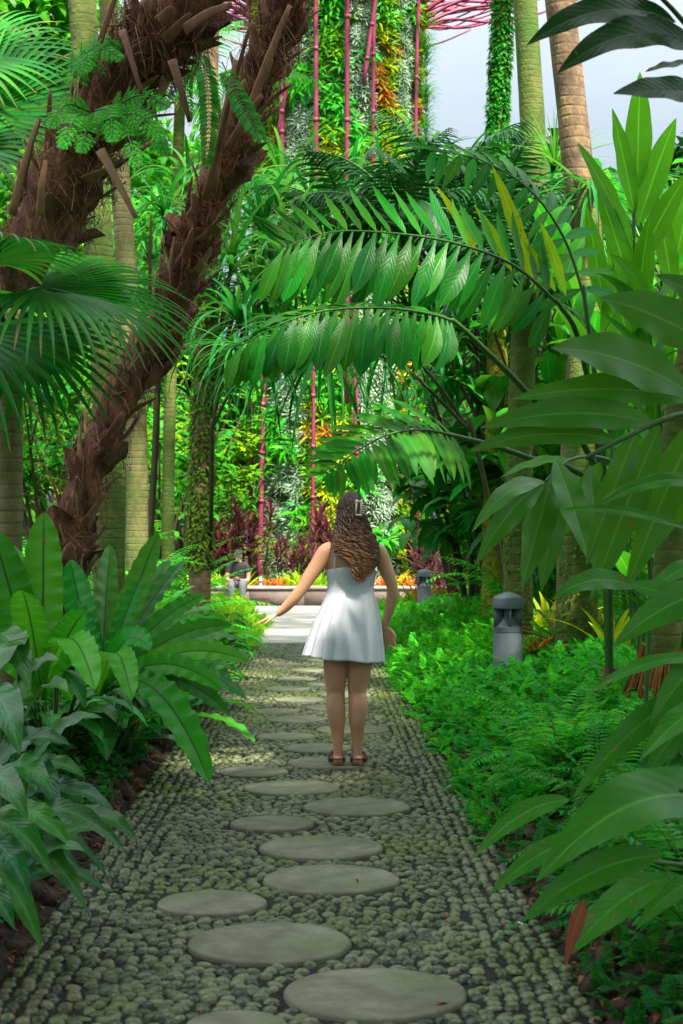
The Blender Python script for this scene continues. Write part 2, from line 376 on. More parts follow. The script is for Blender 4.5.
M['moss'] = leafmat('moss', (0.10, 0.20, 0.010), (0.04, 0.11, 0.008), rough=0.7, trans=0.3, vein=0)
M['steel_pink'] = stonemat('steel_pink', [(0.20, 0.022, 0.062), (0.30, 0.045, 0.105)], 2, 0.45, 0.05)
M['core'] = stonemat('core', [(0.03, 0.07, 0.012), (0.06, 0.11, 0.02)], 3, 0.95, 0.8, 9, dist=0.05)
M['bollard'] = stonemat('bollard', [(0.085, 0.105, 0.125), (0.12, 0.145, 0.17)], 6, 0.42, 0.06, 120, dist=0.002, spec=0.5)
M['bollard_dark'] = stonemat('bollard_dark', [(0.012, 0.013, 0.015), (0.02, 0.02, 0.022)], 6, 0.5, 0.05)
M['lens'] = stonemat('lens', [(0.25, 0.27, 0.29), (0.30, 0.32, 0.34)], 6, 0.25, 0.02)

# ------------------------------------------------------------------ camera, light, render
cam = bpy.data.cameras.new('camera'); co = bpy.data.objects.new('camera', cam); C.objects.link(co); S.camera = co
co.location = (0, 0, CH); co.rotation_euler = (radians(90), 0, 0)
cam.sensor_fit = 'VERTICAL'; cam.sensor_height = 36.0; cam.lens = FPX/1024*36
cam.shift_y = (HZ-512)/1024; cam.clip_end = 2000; cam.clip_start = 0.05
cam.dof.use_dof = True; cam.dof.focus_distance = 9.7; cam.dof.aperture_fstop = 8
SUN_EL, SUN_AZ = radians(58), radians(150)     # azimuth clockwise from +Y
W = bpy.data.worlds.new('World'); S.world = W; W.use_nodes = True
nt = W.node_tree; nt.nodes.clear(); L = nt.links.new
wo = nt.nodes.new('ShaderNodeOutputWorld'); bg = nt.nodes.new('ShaderNodeBackground')
sky = nt.nodes.new('ShaderNodeTexSky'); sky.sky_type = 'NISHITA'; sky.sun_disc = False
sky.sun_elevation = SUN_EL; sky.sun_rotation = SUN_AZ; sky.air_density = 1.2; sky.dust_density = 2.0
tc = nt.nodes.new('ShaderNodeTexCoord'); mp = nt.nodes.new('ShaderNodeMapping'); mp.inputs['Scale'].default_value = (1, 1, 2.6)
L(tc.outputs['Generated'], mp.inputs[0])
n1 = N(nt, 'ShaderNodeTexNoise', i_Scale=2.2, i_Detail=7.0, i_Roughness=0.6); L(mp.outputs[0], n1.inputs['Vector'])
k = mathn(nt, 'MULTIPLY', mathn(nt, 'SUBTRACT', n1.outputs[0], 0.30), 2.6, True)
c = mixc(nt, mathn(nt, 'ADD', 0.45, mathn(nt, 'MULTIPLY', k, 0.45)), sky.outputs[0], (4.4, 4.5, 4.6))
sz_ = N(nt, 'ShaderNodeSeparateXYZ'); L(tc.outputs['Generated'], sz_.inputs[0])
up_ = mathn(nt, 'ADD', 0.13, mathn(nt, 'MULTIPLY', mathn(nt, 'POWER', mathn(nt, 'MAXIMUM', sz_.outputs[2], 0.0001), 1.35), 2.2))
hz_ = mixc(nt, mathn(nt, 'MULTIPLY', sz_.outputs[2], 2.2, True), (0.82, 1.0, 1.15), (1.0, 1.0, 0.96))
c = mixc(nt, 1.0, c, hz_, 'MULTIPLY')
vm_ = nt.nodes.new('ShaderNodeVectorMath'); vm_.operation = 'SCALE'; L(c, vm_.inputs[0]); L(up_, vm_.inputs['Scale'])
L(vm_.outputs[0], bg.inputs[0]); bg.inputs[1].default_value = 0.115; L(bg.outputs[0], wo.inputs[0])
sl = bpy.data.lights.new('sun', 'SUN'); sl.energy = 3.6; sl.angle = radians(3); sl.color = (1.0, 0.93, 0.80)
so = bpy.data.objects.new('sun', sl); C.objects.link(so)
dvec = Vector((sin(SUN_AZ)*cos(SUN_EL), cos(SUN_AZ)*cos(SUN_EL), sin(SUN_EL)))
so.rotation_euler = dvec.to_track_quat('Z', 'Y').to_euler(); so.location = (0, -5, 30)
S.render.engine = 'CYCLES'; S.view_settings.view_transform = 'Standard'; S.view_settings.look = 'None'
S.view_settings.exposure = 1.85; S.view_settings.gamma = 1.0
S.cycles.max_bounces = 8; S.cycles.transmission_bounces = 4; S.cycles.transparent_max_bounces = 4; S.cycles.diffuse_bounces = 4
S.cycles.sample_clamp_indirect = 6.0

# ------------------------------------------------------------------ setting
def soil_sheet():
    xs = np.concatenate([[-600, -150, -60, -30, -20], np.arange(-14, -3, 0.5), np.arange(-3, 3.5, 0.09), np.arange(3.5, 14, 0.5), [20, 30, 60, 150, 600]])
    ys = np.concatenate([[-600, -100, -30, -10, -4], np.arange(0, 22, 0.15), np.arange(22, 36, 0.35), np.arange(36, 60, 2), [80, 150, 800]])
    V = []; 
    for y in ys:
        for x in xs:
            h = ground(x, min(max(y, -2), 60))
            d = abs(x-xc(min(max(y, 0), 36)))-HW
            if 0 <= y < 24 and 0.03 < d < 2: h += 0.035*noise.noise((x*6, y*6, 0))
            if d < 0.03 or 28.2 <= y < 34.9: h = -0.03
            V.append((x, y, h))
    g = G(); g.add(np.array(V), grid_faces(len(ys)-1, len(xs)-1))
    o = link('ground', g.mesh('ground', [M['soil']])); tag(o, kind='structure')
soil_sheet()

STONES = [(375, 997, 92), (270, 946, 82), (212, 906, 55), (331, 882, 68.5), (321, 850, 62), (272, 826, 42), (357, 809, 54), (292, 790, 48),
          (253, 774, 35), (330, 765, 43), (317, 750, 35), (286, 738.5, 30), (353, 731, 37), (297, 721, 29), (274, 713, 26), (336, 709, 30),
          (300, 701, 25), (345, 696, 26), (288, 690, 23), (330, 685, 24), (297, 680, 20), (348, 676, 21), (310, 671, 20), (286, 665.5, 17), (325, 661, 19), (300, 656, 17), (236, 1031, 52)]
ST = []
for (px, py, hw) in STONES:
    Y = 2160/(py-HZ); ST.append(((px-CX)*Y/FPX, Y, hw*Y/FPX))
def stones():
    desc = ['largest grey round stepping stone at the bottom of the picture, right of centre', 'large grey round stepping stone second from the bottom, with a small dark hole', 'small grey round stepping stone left of the path centre near the bottom',
            'broad grey round stepping stone in the middle, third large one from the bottom', 'broad grey stepping stone in the middle just above the third large one', 'small round stepping stone left of the wide one right of centre',
            'grey round stepping stone right of centre, in front of the woman', 'grey round stepping stone just in front and left of the woman', 'leftmost small stepping stone level with the woman\'s heels',
            'grey stepping stone under the woman\'s feet', 'stepping stone right beyond the woman\'s heels, left of her feet', 'small stepping stone left of the woman\'s ankles', 'stepping stone reaching out right of the woman\'s right calf',
            'stepping stone left of the woman\'s calves', 'small far stepping stone left of the woman at calf height', 'far stepping stone behind the woman\'s calves']
    for i, (X, Y, r) in enumerate(ST):
        k = 40; a = np.linspace(0, 2*pi, k, endpoint=False)
        prof = [(1.0, -0.02), (1.0, 0.014), (0.985, 0.020), (0.96, 0.023), (0.6, 0.024), (0.2, 0.0245)]
        V = []
        for q, z in prof:
            rr = r*q*(1+0.008*np.sin(3*a+i)+0.004*np.sin(7*a+i*2))
            V.append(np.stack([rr*np.cos(a), rr*np.sin(a), np.full(k, z)], 1))
        V = np.concatenate(V); g = G(); g.add(V, grid_faces(5, k, True))
        g.F.append((np.array([list(range(5*k, 6*k))]), 0))
        o = link('stepping_stone', g.mesh('stepping_stone', [M['slab']]), loc=(X, Y, -.005)); o.rotation_euler = (0, 0, random.random()*6)
        if i < len(desc): tag(o, desc[i], 'stepping stone', 'round stepping stones in the pebble path')
        elif i == len(STONES)-1: tag(o, 'stepping stone cut off by the bottom edge of the picture', 'stepping stone', 'round stepping stones in the pebble path')
        else: tag(o, 'far round stepping stone in the pebble path beyond the woman\'s legs', 'stepping stone', 'round stepping stones in the pebble path')
stones()

def path():
    # bedding mortar
    ys = np.arange(3.0, 21.61, 0.3); V = []
    for y in ys:
        for t in (-1, -0.5, 0, 0.5, 1): V.append((xc(y)+t*(HW+0.06), y, 0.0))
    g = G(); g.add(np.array(V), grid_faces(len(ys)-1, 4), mat=0)
    # pebble template: half dome
    k = 8; rings = [(1.0, -0.15), (0.93, 0.35), (0.68, 0.75), (0.3, 0.96)]
    a = np.linspace(0, 2*pi, k, endpoint=False)
    TV = np.concatenate([np.stack([q*np.cos(a), q*np.sin(a), np.full(k, z)], 1) for q, z in rings]+[np.array([[0, 0, 1.0]])])
    TF = [tuple(f) for f in grid_faces(3, k, True)]
    b = 3*k
    for j in range(0, k, 2): TF.append((b+j, b+j+1, b+(j+2) % k, 4*k))
    T = (TV, np.array(TF), np.zeros((len(TV), 2)))
    pts = []; ori = []; sz = []
    PA, PL = 0.0515, 0.062
    y = 3.9
    while y < 21.6:
        c0 = xc(y)
        for side in (-1, 1):
            for r in range(5):
                X = c0+side*(HW-0.03-r*PA)
                pts.append((X+random.gauss(0, .006), y+random.uniform(-.014, .014)+(r*.027))); ori.append(random.gauss(0, .3)); sz.append((random.uniform(.020, .028), random.uniform(.025, .035)))
        y += PL
    y = 3.9; row = 0
    inner = HW-0.03-5*PA+0.02
    while y < 21.6:
        x = -inner+random.uniform(0, .05)
        while x < inner:
            X0 = xc(y)+x
            nz = noise.noise((X0*1.6, y*1.3, 3.1)); nz2 = noise.noise((X0*1.5+9, y*1.4, 7.7))
            X = X0+random.gauss(0, .008); Y = y+nz2*0.26+random.gauss(0, .009)
            ok = abs(X-xc(Y)) < inner+0.01 and 3.8 < Y < 21.58
            if ok: pts.append((X, Y)); ori.append(nz*1.6+random.gauss(0, .35)); sz.append((random.uniform(.022, .031), random.uniform(.022, .031)))
            x += random.uniform(.044, .057)
        y += 0.050; row += 1
    P = np.array(pts); ori = np.array(ori); sz = np.array(sz)
    keep = np.ones(len(P), bool)
    for (X, Y, r) in ST:
        d = np.hypot(P[:, 0]-X, P[:, 1]-Y); keep &= d > r+0.018
        band = (d < r+0.06) & keep          # stones next to a slab turn along its rim
        an = np.arctan2(P[:, 1]-Y, P[:, 0]-X)
        ori[band] = an[band]
    P = P[keep]; ori = ori[keep]; sz = sz[keep]
    n = len(P)
    Ms = np.zeros((n, 3, 3)); ca, sa = np.cos(ori), np.sin(ori)
    hz = rng.uniform(.009, .020, n)
    Ms[:, 0, 0] = ca*sz[:, 0]; Ms[:, 0, 1] = -sa*sz[:, 1]; Ms[:, 1, 0] = sa*sz[:, 0]; Ms[:, 1, 1] = ca*sz[:, 1]; Ms[:, 2, 2] = hz
    Ms[:, 2, 0] = rng.normal(0, .003, n); Ms[:, 2, 1] = rng.normal(0, .003, n)
    Os = np.stack([P[:, 0], P[:, 1], np.zeros(n)], 1)
    scatter(g, T, Ms, Os, 1)
    o = link('pebble_path', g.mesh('pebble_path', [M['mortar'], M['pebble']])); tag(o, kind='structure')
path()

def plaza():
    g = G(); ys = [21.62, 22.15, 22.2]+list(np.arange(23.2, 34.7, 1.0))+[34.78]
    def slab(x0, x1, y0, y1, z, m):
        b = 0.012
        V = np.array([(x0, y0, z-.05), (x1, y0, z-.05), (x1, y1, z-.05), (x0, y1, z-.05), (x0, y0, z-b/2), (x1, y0, z-b/2), (x1, y1, z-b/2), (x0, y1, z-b/2),
                      (x0+b, y0+b, z), (x1-b, y0+b, z), (x1-b, y1-b, z), (x0+b, y1-b, z)])
        F = []
        for a in (0, 4):
            for j in range(4): F.append((a+j, a+(j+1) % 4, a+4+(j+1) % 4, a+4+j))
        F.append((8, 9, 10, 11)); g.add(V, F, mat=m)
    for i in range(len(ys)-1):
        y0, y1 = ys[i], ys[i+1]
        if y1-y0 < 0.1: continue
        c0 = xc((y0+y1)/2)
        if y0 < 28.2: cuts = np.linspace(c0-HW-0.06, c0+HW+0.1, 3 if i else 2)
        else: cuts = np.arange(-9, 9.1, 1.5)
        for a, b in zip(cuts[:-1], cuts[1:]): slab(a+.006, b-.006, y0+.006, y1-.006, 0.028 if i else 0.034, 0)
    V = np.array([(-9, 21.62, -0.0), (9, 21.62, 0.0), (9, 34.8, 0.0), (-9, 34.8, 0.0)])
    V[0, 0] = -1.6; V[1, 0] = 1.0; V[2, 0] = 9; V[3, 0] = -9
    g.add(V+np.array([0, 0, .004]), [(0, 1, 2, 3)], mat=1)
    o = link('paved_path', g.mesh('paved_path', [M['concrete'], M['joint']], smooth=False)); tag(o, kind='structure')
plaza()
def boxg(g, x0, x1, y0, y1, z0, z1, mat=0, b=0.0):
    V = np.array([(x, y, z) for z in (z0, z1) for (x, y) in ((x0, y0), (x1, y0), (x1, y1), (x0, y1))], float)
    g.add(V, [(3, 2, 1, 0), (4, 5, 6, 7), (0, 1, 5, 4), (1, 2, 6, 5), (2, 3, 7, 6), (3, 0, 4, 7)], mat=mat)
def planter():
    t = thing('planter_wall', 'low brown stone planter wall with a pale coping, across the far end of the path', 'planter wall', (0, 34.8, 0))
    g = G()
    for x in np.arange(-8, 8, 1.2): boxg(g, x+.006, x+1.194, 0, .35, -.03, .385)
    boxg(g, -8, 8, .02, .33, -.03, .38)
    link('wall', g.mesh('wall', [M['planter']], smooth=False), t)
    g = G()
    for x in np.arange(-8, 8, 2.4): boxg(g, x+.004, x+2.396, -.03, .40, .388, .45)
    link('coping', g.mesh('coping', [M['planter_top']], smooth=False), t)
planter()
# ------------------------------------------------------------------ people
def skinmat(name, c1, c2):
    m, nt, out = newmat(name); L = nt.links.new
    tc = N(nt, 'ShaderNodeTexCoord'); n1 = N(nt, 'ShaderNodeTexNoise', i_Scale=9.0, i_Detail=4.0); L(tc.outputs['Object'], n1.inputs['Vector'])
    p = N(nt, 'ShaderNodeBsdfPrincipled', i_Roughness=0.5)
    L(mixc(nt, n1.outputs[0], c1, c2), p.inputs['Base Color'])
    p.inputs['Subsurface Weight'].default_value = 0.12; p.inputs['Subsurface Radius'].default_value = (0.02, 0.008, 0.004); p.inputs['Subsurface Scale'].default_value = 0.5
    L(p.outputs[0], out.inputs[0]); return m
M['skin'] = skinmat('skin', (0.58, 0.29, 0.165), (0.70, 0.385, 0.235))
M['skin_man'] = skinmat('skin_man', (0.38, 0.19, 0.12), (0.48, 0.25, 0.16))
def clothmat(name, col, weave=400, rough=0.85, eyelet=False, trans=0.0):
    m, nt, out = newmat(name); L = nt.links.new
    tc = N(nt, 'ShaderNodeTexCoord'); p = N(nt, 'ShaderNodeBsdfPrincipled', i_Roughness=rough)
    n1 = N(nt, 'ShaderNodeTexNoise', i_Scale=7.0, i_Detail=5.0); L(tc.outputs['Object'], n1.inputs['Vector'])
    base = mixc(nt, n1.outputs[0], tuple(c*0.88 for c in col), col)
    n2 = N(nt, 'ShaderNodeTexNoise', i_Scale=float(weave)); L(tc.outputs['Object'], n2.inputs['Vector'])
    h = n2.outputs[0]
    if eyelet:
        vo = N(nt, 'ShaderNodeTexVoronoi', i_Scale=55.0); L(tc.outputs['Object'], vo.inputs['Vector'])
        k = mathn(nt, 'LESS_THAN', vo.outputs['Distance'], 0.16)
        base = mixc(nt, mathn(nt, 'MULTIPLY', k, 0.35), base, tuple(c*0.6 for c in col)); h = mathn(nt, 'SUBTRACT', h, mathn(nt, 'MULTIPLY', k, 1.5))
    L(base, p.inputs['Base Color'])
    bp = N(nt, 'ShaderNodeBump', i_Strength=0.4, i_Distance=0.002); L(h, bp.inputs['Height']); L(bp.outputs[0], p.inputs['Normal'])
    if trans:
        tr = N(nt, 'ShaderNodeBsdfTranslucent'); L(base, tr.inputs['Color']); mx = N(nt, 'ShaderNodeMixShader'); mx.inputs[0].default_value = trans
        L(p.outputs[0], mx.inputs[1]); L(tr.outputs[0], mx.inputs[2]); L(mx.outputs[0], out.inputs[0])
    else: L(p.outputs[0], out.inputs[0])
    return m
M['dress'] = clothmat('dress', (0.90, 0.93, 1.0), eyelet=True, trans=0.15)
M['black_cloth'] = clothmat('black_cloth', (0.018, 0.019, 0.024))
M['grey_cloth'] = clothmat('grey_cloth', (0.10, 0.11, 0.13))
M['leather'] = stonemat('leather', [(0.10, 0.03, 0.015), (0.20, 0.07, 0.035)], 20, 0.55, 0.2, 90, dist=0.002)
M['sole'] = stonemat('sole', [(0.05, 0.025, 0.015), (0.09, 0.045, 0.03)], 20, 0.8, 0.2)
M['clip'] = stonemat('clip', [(0.62, 0.50, 0.38), (0.75, 0.64, 0.52)], 30, 0.35, 0.1)
M['hair_top'] = stonemat('hair_top', [(0.020, 0.009, 0.006), (0.045, 0.02, 0.012)], 30, 0.5, 0.5, 120, stretch=(1, 1, .2), dist=0.004)
def hairmat(name):
    m, nt, out = newmat(name); L = nt.links.new
    geo = N(nt, 'ShaderNodeNewGeometry'); uv = N(nt, 'ShaderNodeUVMap'); sp = N(nt, 'ShaderNodeSeparateXYZ'); L(uv.outputs[0], sp.inputs[0])
    r = geo.outputs['Random Per Island']
    top = mixc(nt, r, (0.020, 0.009, 0.006), (0.085, 0.036, 0.022)); end = mixc(nt, r, (0.07, 0.028, 0.014), (0.50, 0.24, 0.11))
    k = mathn(nt, 'MULTIPLY', mathn(nt, 'SUBTRACT', sp.outputs[1], 0.36), 1.9, True)
    p = N(nt, 'ShaderNodeBsdfPrincipled', i_Roughness=0.38); L(mixc(nt, k, top, end), p.inputs['Base Color']); L(p.outputs[0], out.inputs[0]); return m
M['hair'] = hairmat('hair')
M['water_bottle'] = stonemat('water_bottle', [(0.45, 0.55, 0.65), (0.6, 0.7, 0.8)], 6, 0.2, 0.02)
M['blue_label'] = stonemat('blue_label', [(0.05, 0.12, 0.35), (0.08, 0.18, 0.45)], 6, 0.4, 0.02)

def loft(g, secs, k=28, mat=0, cap=True, fn=None):
    """secs: (cx, cy, z, rx, ry)"""
    a = np.linspace(0, 2*pi, k, endpoint=False); V = []
    for i, (cx, cy, z, r1, r2) in enumerate(secs):
        q = np.ones(k) if fn is None else fn(a, i/(len(secs)-1))
        zz = z if np.ndim(z) else np.full(k, z)
        V.append(np.stack([cx+r1*np.cos(a)*q, cy+r2*np.sin(a)*q, zz], 1))
    V = np.concatenate(V); n = len(secs)
    U = np.stack([np.tile(a/(2*pi), n), np.repeat(np.linspace(0, 1, n), k)], 1)
    g.add(V, grid_faces(n-1, k, True), U, mat)
    if cap:
        b = g.n-len(V)
        g.F.append((np.array([list(range(b, b+k))[::-1]]), mat)); g.F.append((np.array([list(range(b+(n-1)*k, b+n*k))]), mat))
def ball(g, c, r, k=16, m=10, mat=0, R=None):
    th = np.linspace(0.08, pi-0.08, m); a = np.linspace(0, 2*pi, k, endpoint=False); V = []
    r = np.asarray(r, float)*np.ones(3)
    for t in th: V.append(np.stack([sin(t)*np.cos(a), sin(t)*np.sin(a), np.full(k, cos(t))], 1))
    V = np.concatenate(V)*r
    if R is not None: V = V@R.T
    g.add(V+np.asarray(c, float), grid_faces(m-1, k, True)[:, ::-1], None, mat)
    b = g.n-len(V)
    g.F.append((np.array([list(range(b, b+k))]), mat)); g.F.append((np.array([list(range(b+(m-1)*k, b+m*k))[::-1]]), mat))
def limb(g, P, R, k=16, mat=0, n=20, flat=1.0):
    Q = smooth_path(P, n); r = np.interp(np.linspace(0, 1, n), np.linspace(0, 1, len(R)), R)
    # evaluate radii with the same smooth spline
    r = smooth_path(np.stack([np.asarray(R, float)]*3, 1), n)[:, 0]
    tube(g, Q, r, k, mat, flat=flat)
def hand(g, wrist, d, palm_n, spread=0.16, curl=0.35, s=1.0, thumb_side=1):
    """palm + five fingers; d = direction of fingers, palm_n = palm normal, thumb on thumb_side of the cross axis"""
    d = nrm(d); palm_n = nrm(np.asarray(palm_n)-d*np.dot(palm_n, d)); x = np.cross(d, palm_n)*thumb_side
    w = np.asarray(wrist, float)
    pts = [w-d*.01, w+d*.03*s, w+d*.06*s, w+d*.088*s]
    R = [(.019, .014), (.027, .013), (.034, .012), (.033, .010)]
    V = []; k = 14; a = np.linspace(0, 2*pi, k, endpoint=False)
    for p, (r1, r2) in zip(pts, R): V.append(p+np.cos(a)[:, None]*x*r1*s+np.sin(a)[:, None]*palm_n*r2*s)
    g.add(np.concatenate(V), grid_faces(3, k, True)); b = g.n-4*k
    g.F.append((np.array([list(range(b, b+k))[::-1]]), 0)); g.F.append((np.array([list(range(b+3*k, b+4*k))]), 0))
    for i, (o, l) in enumerate(((.025, .068), (.009, .077), (-.009, .072), (-.026, .056))):
        b0 = w+d*.078*s+x*o*s; dd = nrm(d+x*(o/.026)*spread)
        q = [b0]; c = 0
        for sgm, fr in enumerate((.42, .32, .26)):
            c += curl*(0.6+0.25*i)*0.6; q.append(q[-1]+(dd*cos(c)+palm_n*sin(c))*l*fr*s)
        limb(g, q, [.0088*s, .0082*s, .0074*s, .0058*s], 8, n=10)
    t0 = w+d*.018*s+x*.020*s; t1 = t0+nrm(d*.7+x*.75+palm_n*.25)*.038*s; t2 = t1+nrm(d*.95+x*.35+palm_n*.3)*.032*s; t3 = t2+nrm(d+x*.1+palm_n*.35)*.022*s
    limb(g, [t0, t1, t2, t3], [.013*s, .0115*s, .0095*s, .007*s], 8, n=10)

def finish_body(o, vox, it=4):
    md = o.modifiers.new('remesh', 'REMESH'); md.mode = 'VOXEL'; md.voxel_size = vox; md.use_smooth_shade = True
    s = o.modifiers.new('smooth', 'SMOOTH'); s.factor = 0.5; s.iterations = it

def woman():
    Y0 = 9.7; K = FPX/Y0; ox, oz = (350-CX)/K, 0.022
    def P(px, py, dy=0.0): return np.array([(px-350)/K, dy, (767.5-py)/K])
    t = thing('person', 'woman seen from behind, long curly brown hair, short white dress, standing on the path', 'person', (ox, Y0, oz))
    g = G()
    # torso: hips to neck (back faces -Y)
    secs = [(P(348, 663)[0], 0.0, P(0, 661)[2], .11, .07), (P(348, 653)[0], .0, P(0, 653)[2], .160, .105), (P(349, 636)[0], -.008, P(0, 636)[2], .176, .122), (P(350, 618)[0], .0, P(0, 618)[2], .162, .110),
            (P(350.5, 603)[0], .008, P(0, 603)[2], .139, .090), (P(350.5, 591)[0], .010, P(0, 591)[2], .131, .085), (P(351, 578)[0], .010, P(0, 578)[2], .142, .094), (P(351.5, 566)[0], .008, P(0, 566)[2], .152, .098),
            (P(352, 556)[0], .004, P(0, 556)[2], .158, .088), (P(352, 549)[0], .003, P(0, 549)[2], .140, .072), (P(352, 544)[0], .006, P(0, 544)[2], .085, .058), (P(352, 538)[0], .012, P(0, 538)[2], .054, .055), (P(352, 528)[0], .02, P(0, 528)[2], .050, .054)]
    loft(g, secs)
    for s in (-1, 1):
        ball(g, P(351.5+s*12, 573)+np.array([0, .075, 0]), (.062, .055, .062))           # bust
        ball(g, P(350+s*12, 640)+np.array([0, -.045, 0]), (.08, .065, .085))            # seat
    # head with a face turned away (towards +Y)
    hc = P(351, 514)+np.array([0, .02, 0])
    ball(g, hc, (.075, .095, .100), 20, 14)
    ball(g, hc+np.array([0, .045, -.055]), (.052, .050, .055))
    ball(g, hc+np.array([0, .075, -.085]), (.024, .02, .02))
    limb(g, [hc+np.array([0, .092, .005]), hc+np.array([0, .108, -.018]), hc+np.array([0, .112, -.036]), hc+np.array([0, .092, -.045])], [.010, .012, .015, .010], 8, n=10)
    for s in (-1, 1):
        ball(g, hc+np.array([s*.030, .088, .002]), (.013, .009, .008)); ball(g, hc+np.array([s*.032, .086, .018]), (.018, .010, .006)); ball(g, hc+np.array([s*.040, .072, -.028]), (.022, .018, .018))
        ball(g, hc+np.array([s*.077, .005, -.012]), (.010, .018, .030))
    ball(g, hc+np.array([0, .095, -.060]), (.022, .010, .006)); ball(g, hc+np.array([0, .092, -.068]), (.018, .010, .006))
    # legs
    for (pts, sd) in ((((337, 652, 0), (335.5, 672, .0), (335.3, 690, .004), (335.8, 697, .006), (335.5, 709, -.012), (336.8, 722, -.012), (337.5, 737, .0), (338, 752, .0), (338, 762, .0)), -1),
                      (((361, 652, 0), (359.5, 672, .0), (357.6, 690, .004), (357.3, 697, .006), (358.2, 709, -.012), (357.6, 722, -.012), (357.4, 737, .0), (357.3, 752, .0), (357.5, 762, .0)), 1)):
        limb(g, [P(a, b, c) for a, b, c in pts], [.085, .073, .060, .056, .0585, .054, .039, .0285, .030], 20, n=40)
        a = P(338 if sd < 0 else 357.5, 763)
        ball(g, a+np.array([0, -.022, -.002]), (.030, .034, .026))                         # heel
        limb(g, [a+np.array([0, -.01, .012]), a+np.array([sd*.006, .05, .008]), a+np.array([sd*.014, .12, -.004]), a+np.array([sd*.018, .165, -.010])], [.030, .031, .034, .026], 12, n=12, flat=.62)
        for j in range(5):
            q = a+np.array([sd*(.018-.028+j*.0135)*1.0, .178+(.012 if (j == 0) == (sd > 0) and j in (0, 4) else 0)-.004*j*sd, -.014]); ball(g, q, (.008, .018, .008), 8, 6)
    # arms
    limb(g, [P(333, 552, .0), P(325, 556, -.002), P(317, 569, -.006), P(309, 581, -.008), P(302.5, 591, -.008), P(294, 602, .004), P(285, 611.5, .018), P(277, 618, .03)], [.046, .050, .047, .042, .036, .036, .029, .0205], 18, n=36)
    hand(g, P(277, 618, .03), P(255, 627.5, .06)-P(277, 618, .03), (-.2, .15, -1), spread=.28, curl=.10, s=.92, thumb_side=1)
    limb(g, [P(371, 552, .0), P(379, 556, -.002), P(384.5, 569, -.01), P(389, 581, -.018), P(392.3, 592, -.02), P(391.6, 604, -.008), P(388.0, 618, .010), P(385.0, 630, .024)], [.046, .050, .046, .040, .034, .035, .027, .0195], 18, n=36)
    hand(g, P(385.0, 630, .024), P(391.5, 654, .03)-P(385.0, 630, .024), (-.45, -.8, -.1), spread=.35, curl=.16, s=1.0, thumb_side=-1)
    b = link('body', g.mesh('body', [M['skin']]), t); finish_body(b, .0042, 5)
    # dress: bodice + flared skirt with soft pleats
    g = G(); k = 144; a = np.linspace(0, 2*pi, k, endpoint=False)
    rows = []
    keys = [(572, 351.5, .146, .112, 0), (575, 351.5, .149, .112, 0), (583, 351, .141, .105, 0), (590, 350.5, .137, .098, 0), (596, 350.5, .142, .101, .02), (603, 350.2, .156, .120, .12), (613, 349.5, .178, .142, .35), (626, 347.8, .198, .160, .6), (642, 346, .216, .178, .85), (655, 344.8, .229, .180, 1.0), (662.5, 344.2, .237, .187, 1.0)]
    ky = [q[0] for q in keys]
    for py in np.concatenate([np.linspace(572, 603, 16), np.linspace(605, 662.5, 30)]):
        cxp, r1, r2, pl = [np.interp(py, ky, [q[j] for q in keys]) for j in (1, 2, 3, 4)]
        q = np.ones(k)
        ple = 0.115*np.abs(np.sin(a*7+0.8*np.sin(a*3)))-.06+0.026*np.sin(a*19+1.3+np.sin(2*a))+0.018*np.sin(a*5+2)
        q += pl*ple+0.004*np.sin(a*9+py*.25)*(1-pl)
        tilt = (np.cos(a)*-.020-.004*np.sin(a*6+1))*max(0, (py-600)/62)
        dz = .012*np.cos(2*(a+pi/2))*(py < 574)         # neckline dips a little at the back
        z = (767.5-py)/K+tilt+dz
        x = (cxp-350)/K+r1*np.cos(a)*q-0.012*max(0, (py-610)/52)*(np.cos(a) < 0)*np.abs(np.cos(a))
        rows.append(np.stack([x, .008+r2*np.sin(a)*q, z], 1))
    V = np.concatenate(rows); g.add(V, grid_faces(len(rows)-1, k, True))
    d = link('dress', g.mesh('dress', [M['dress']]), t)
    so_ = d.modifiers.new('thick', 'SOLIDIFY'); so_.thickness = .004; so_.offset = -1
    # centre back seam, waist seam, straps
    g = G()
    sk = []
    for py in np.linspace(574, 602, 10):
        r2 = np.interp(py, ky, [q[3] for q in keys]); sk.append(np.array([(351.3-350)/K, .008-r2-.002, (767.5-py)/K]))
    tube(g, sk, .0022, 6)
    for off in (-.085, .085):
        sk = []
        for py in np.linspace(574, 598, 8):
            r1 = np.interp(py, ky, [q[2] for q in keys]); r2 = np.interp(py, ky, [q[3] for q in keys]); sx = off/r1
            sk.append(np.array([(351-350)/K+off, .008-r2*math.sqrt(max(0, 1-sx*sx))-.0015, (767.5-py)/K]))
        tube(g, sk, .0016, 6)
    link('seam', g.mesh('seam', [M['dress']]), d)
    for sd in (-1, 1):
        g = G(); cx_ = 351.5+sd*17
        pts = [P(cx_, 573, -.088), P(cx_-sd*.5, 562, -.100), P(cx_-sd*1.2, 553, -.082), P(cx_-sd*1.5, 547.5, -.035), P(cx_-sd*1.4, 547, .02), P(cx_-sd*.6, 553, .075), P(cx_, 566, .115)]
        tube(g, smooth_path(pts, 24), .0048, 6, flat=.5); link('strap', g.mesh('strap', [M['dress']]), d)
    # hair: dark cap and many curly locks
    g = G(); hc2 = hc
    a = np.linspace(0, 2*pi, 40, endpoint=False); V = []
    th = np.linspace(0.02, pi*0.80, 20)
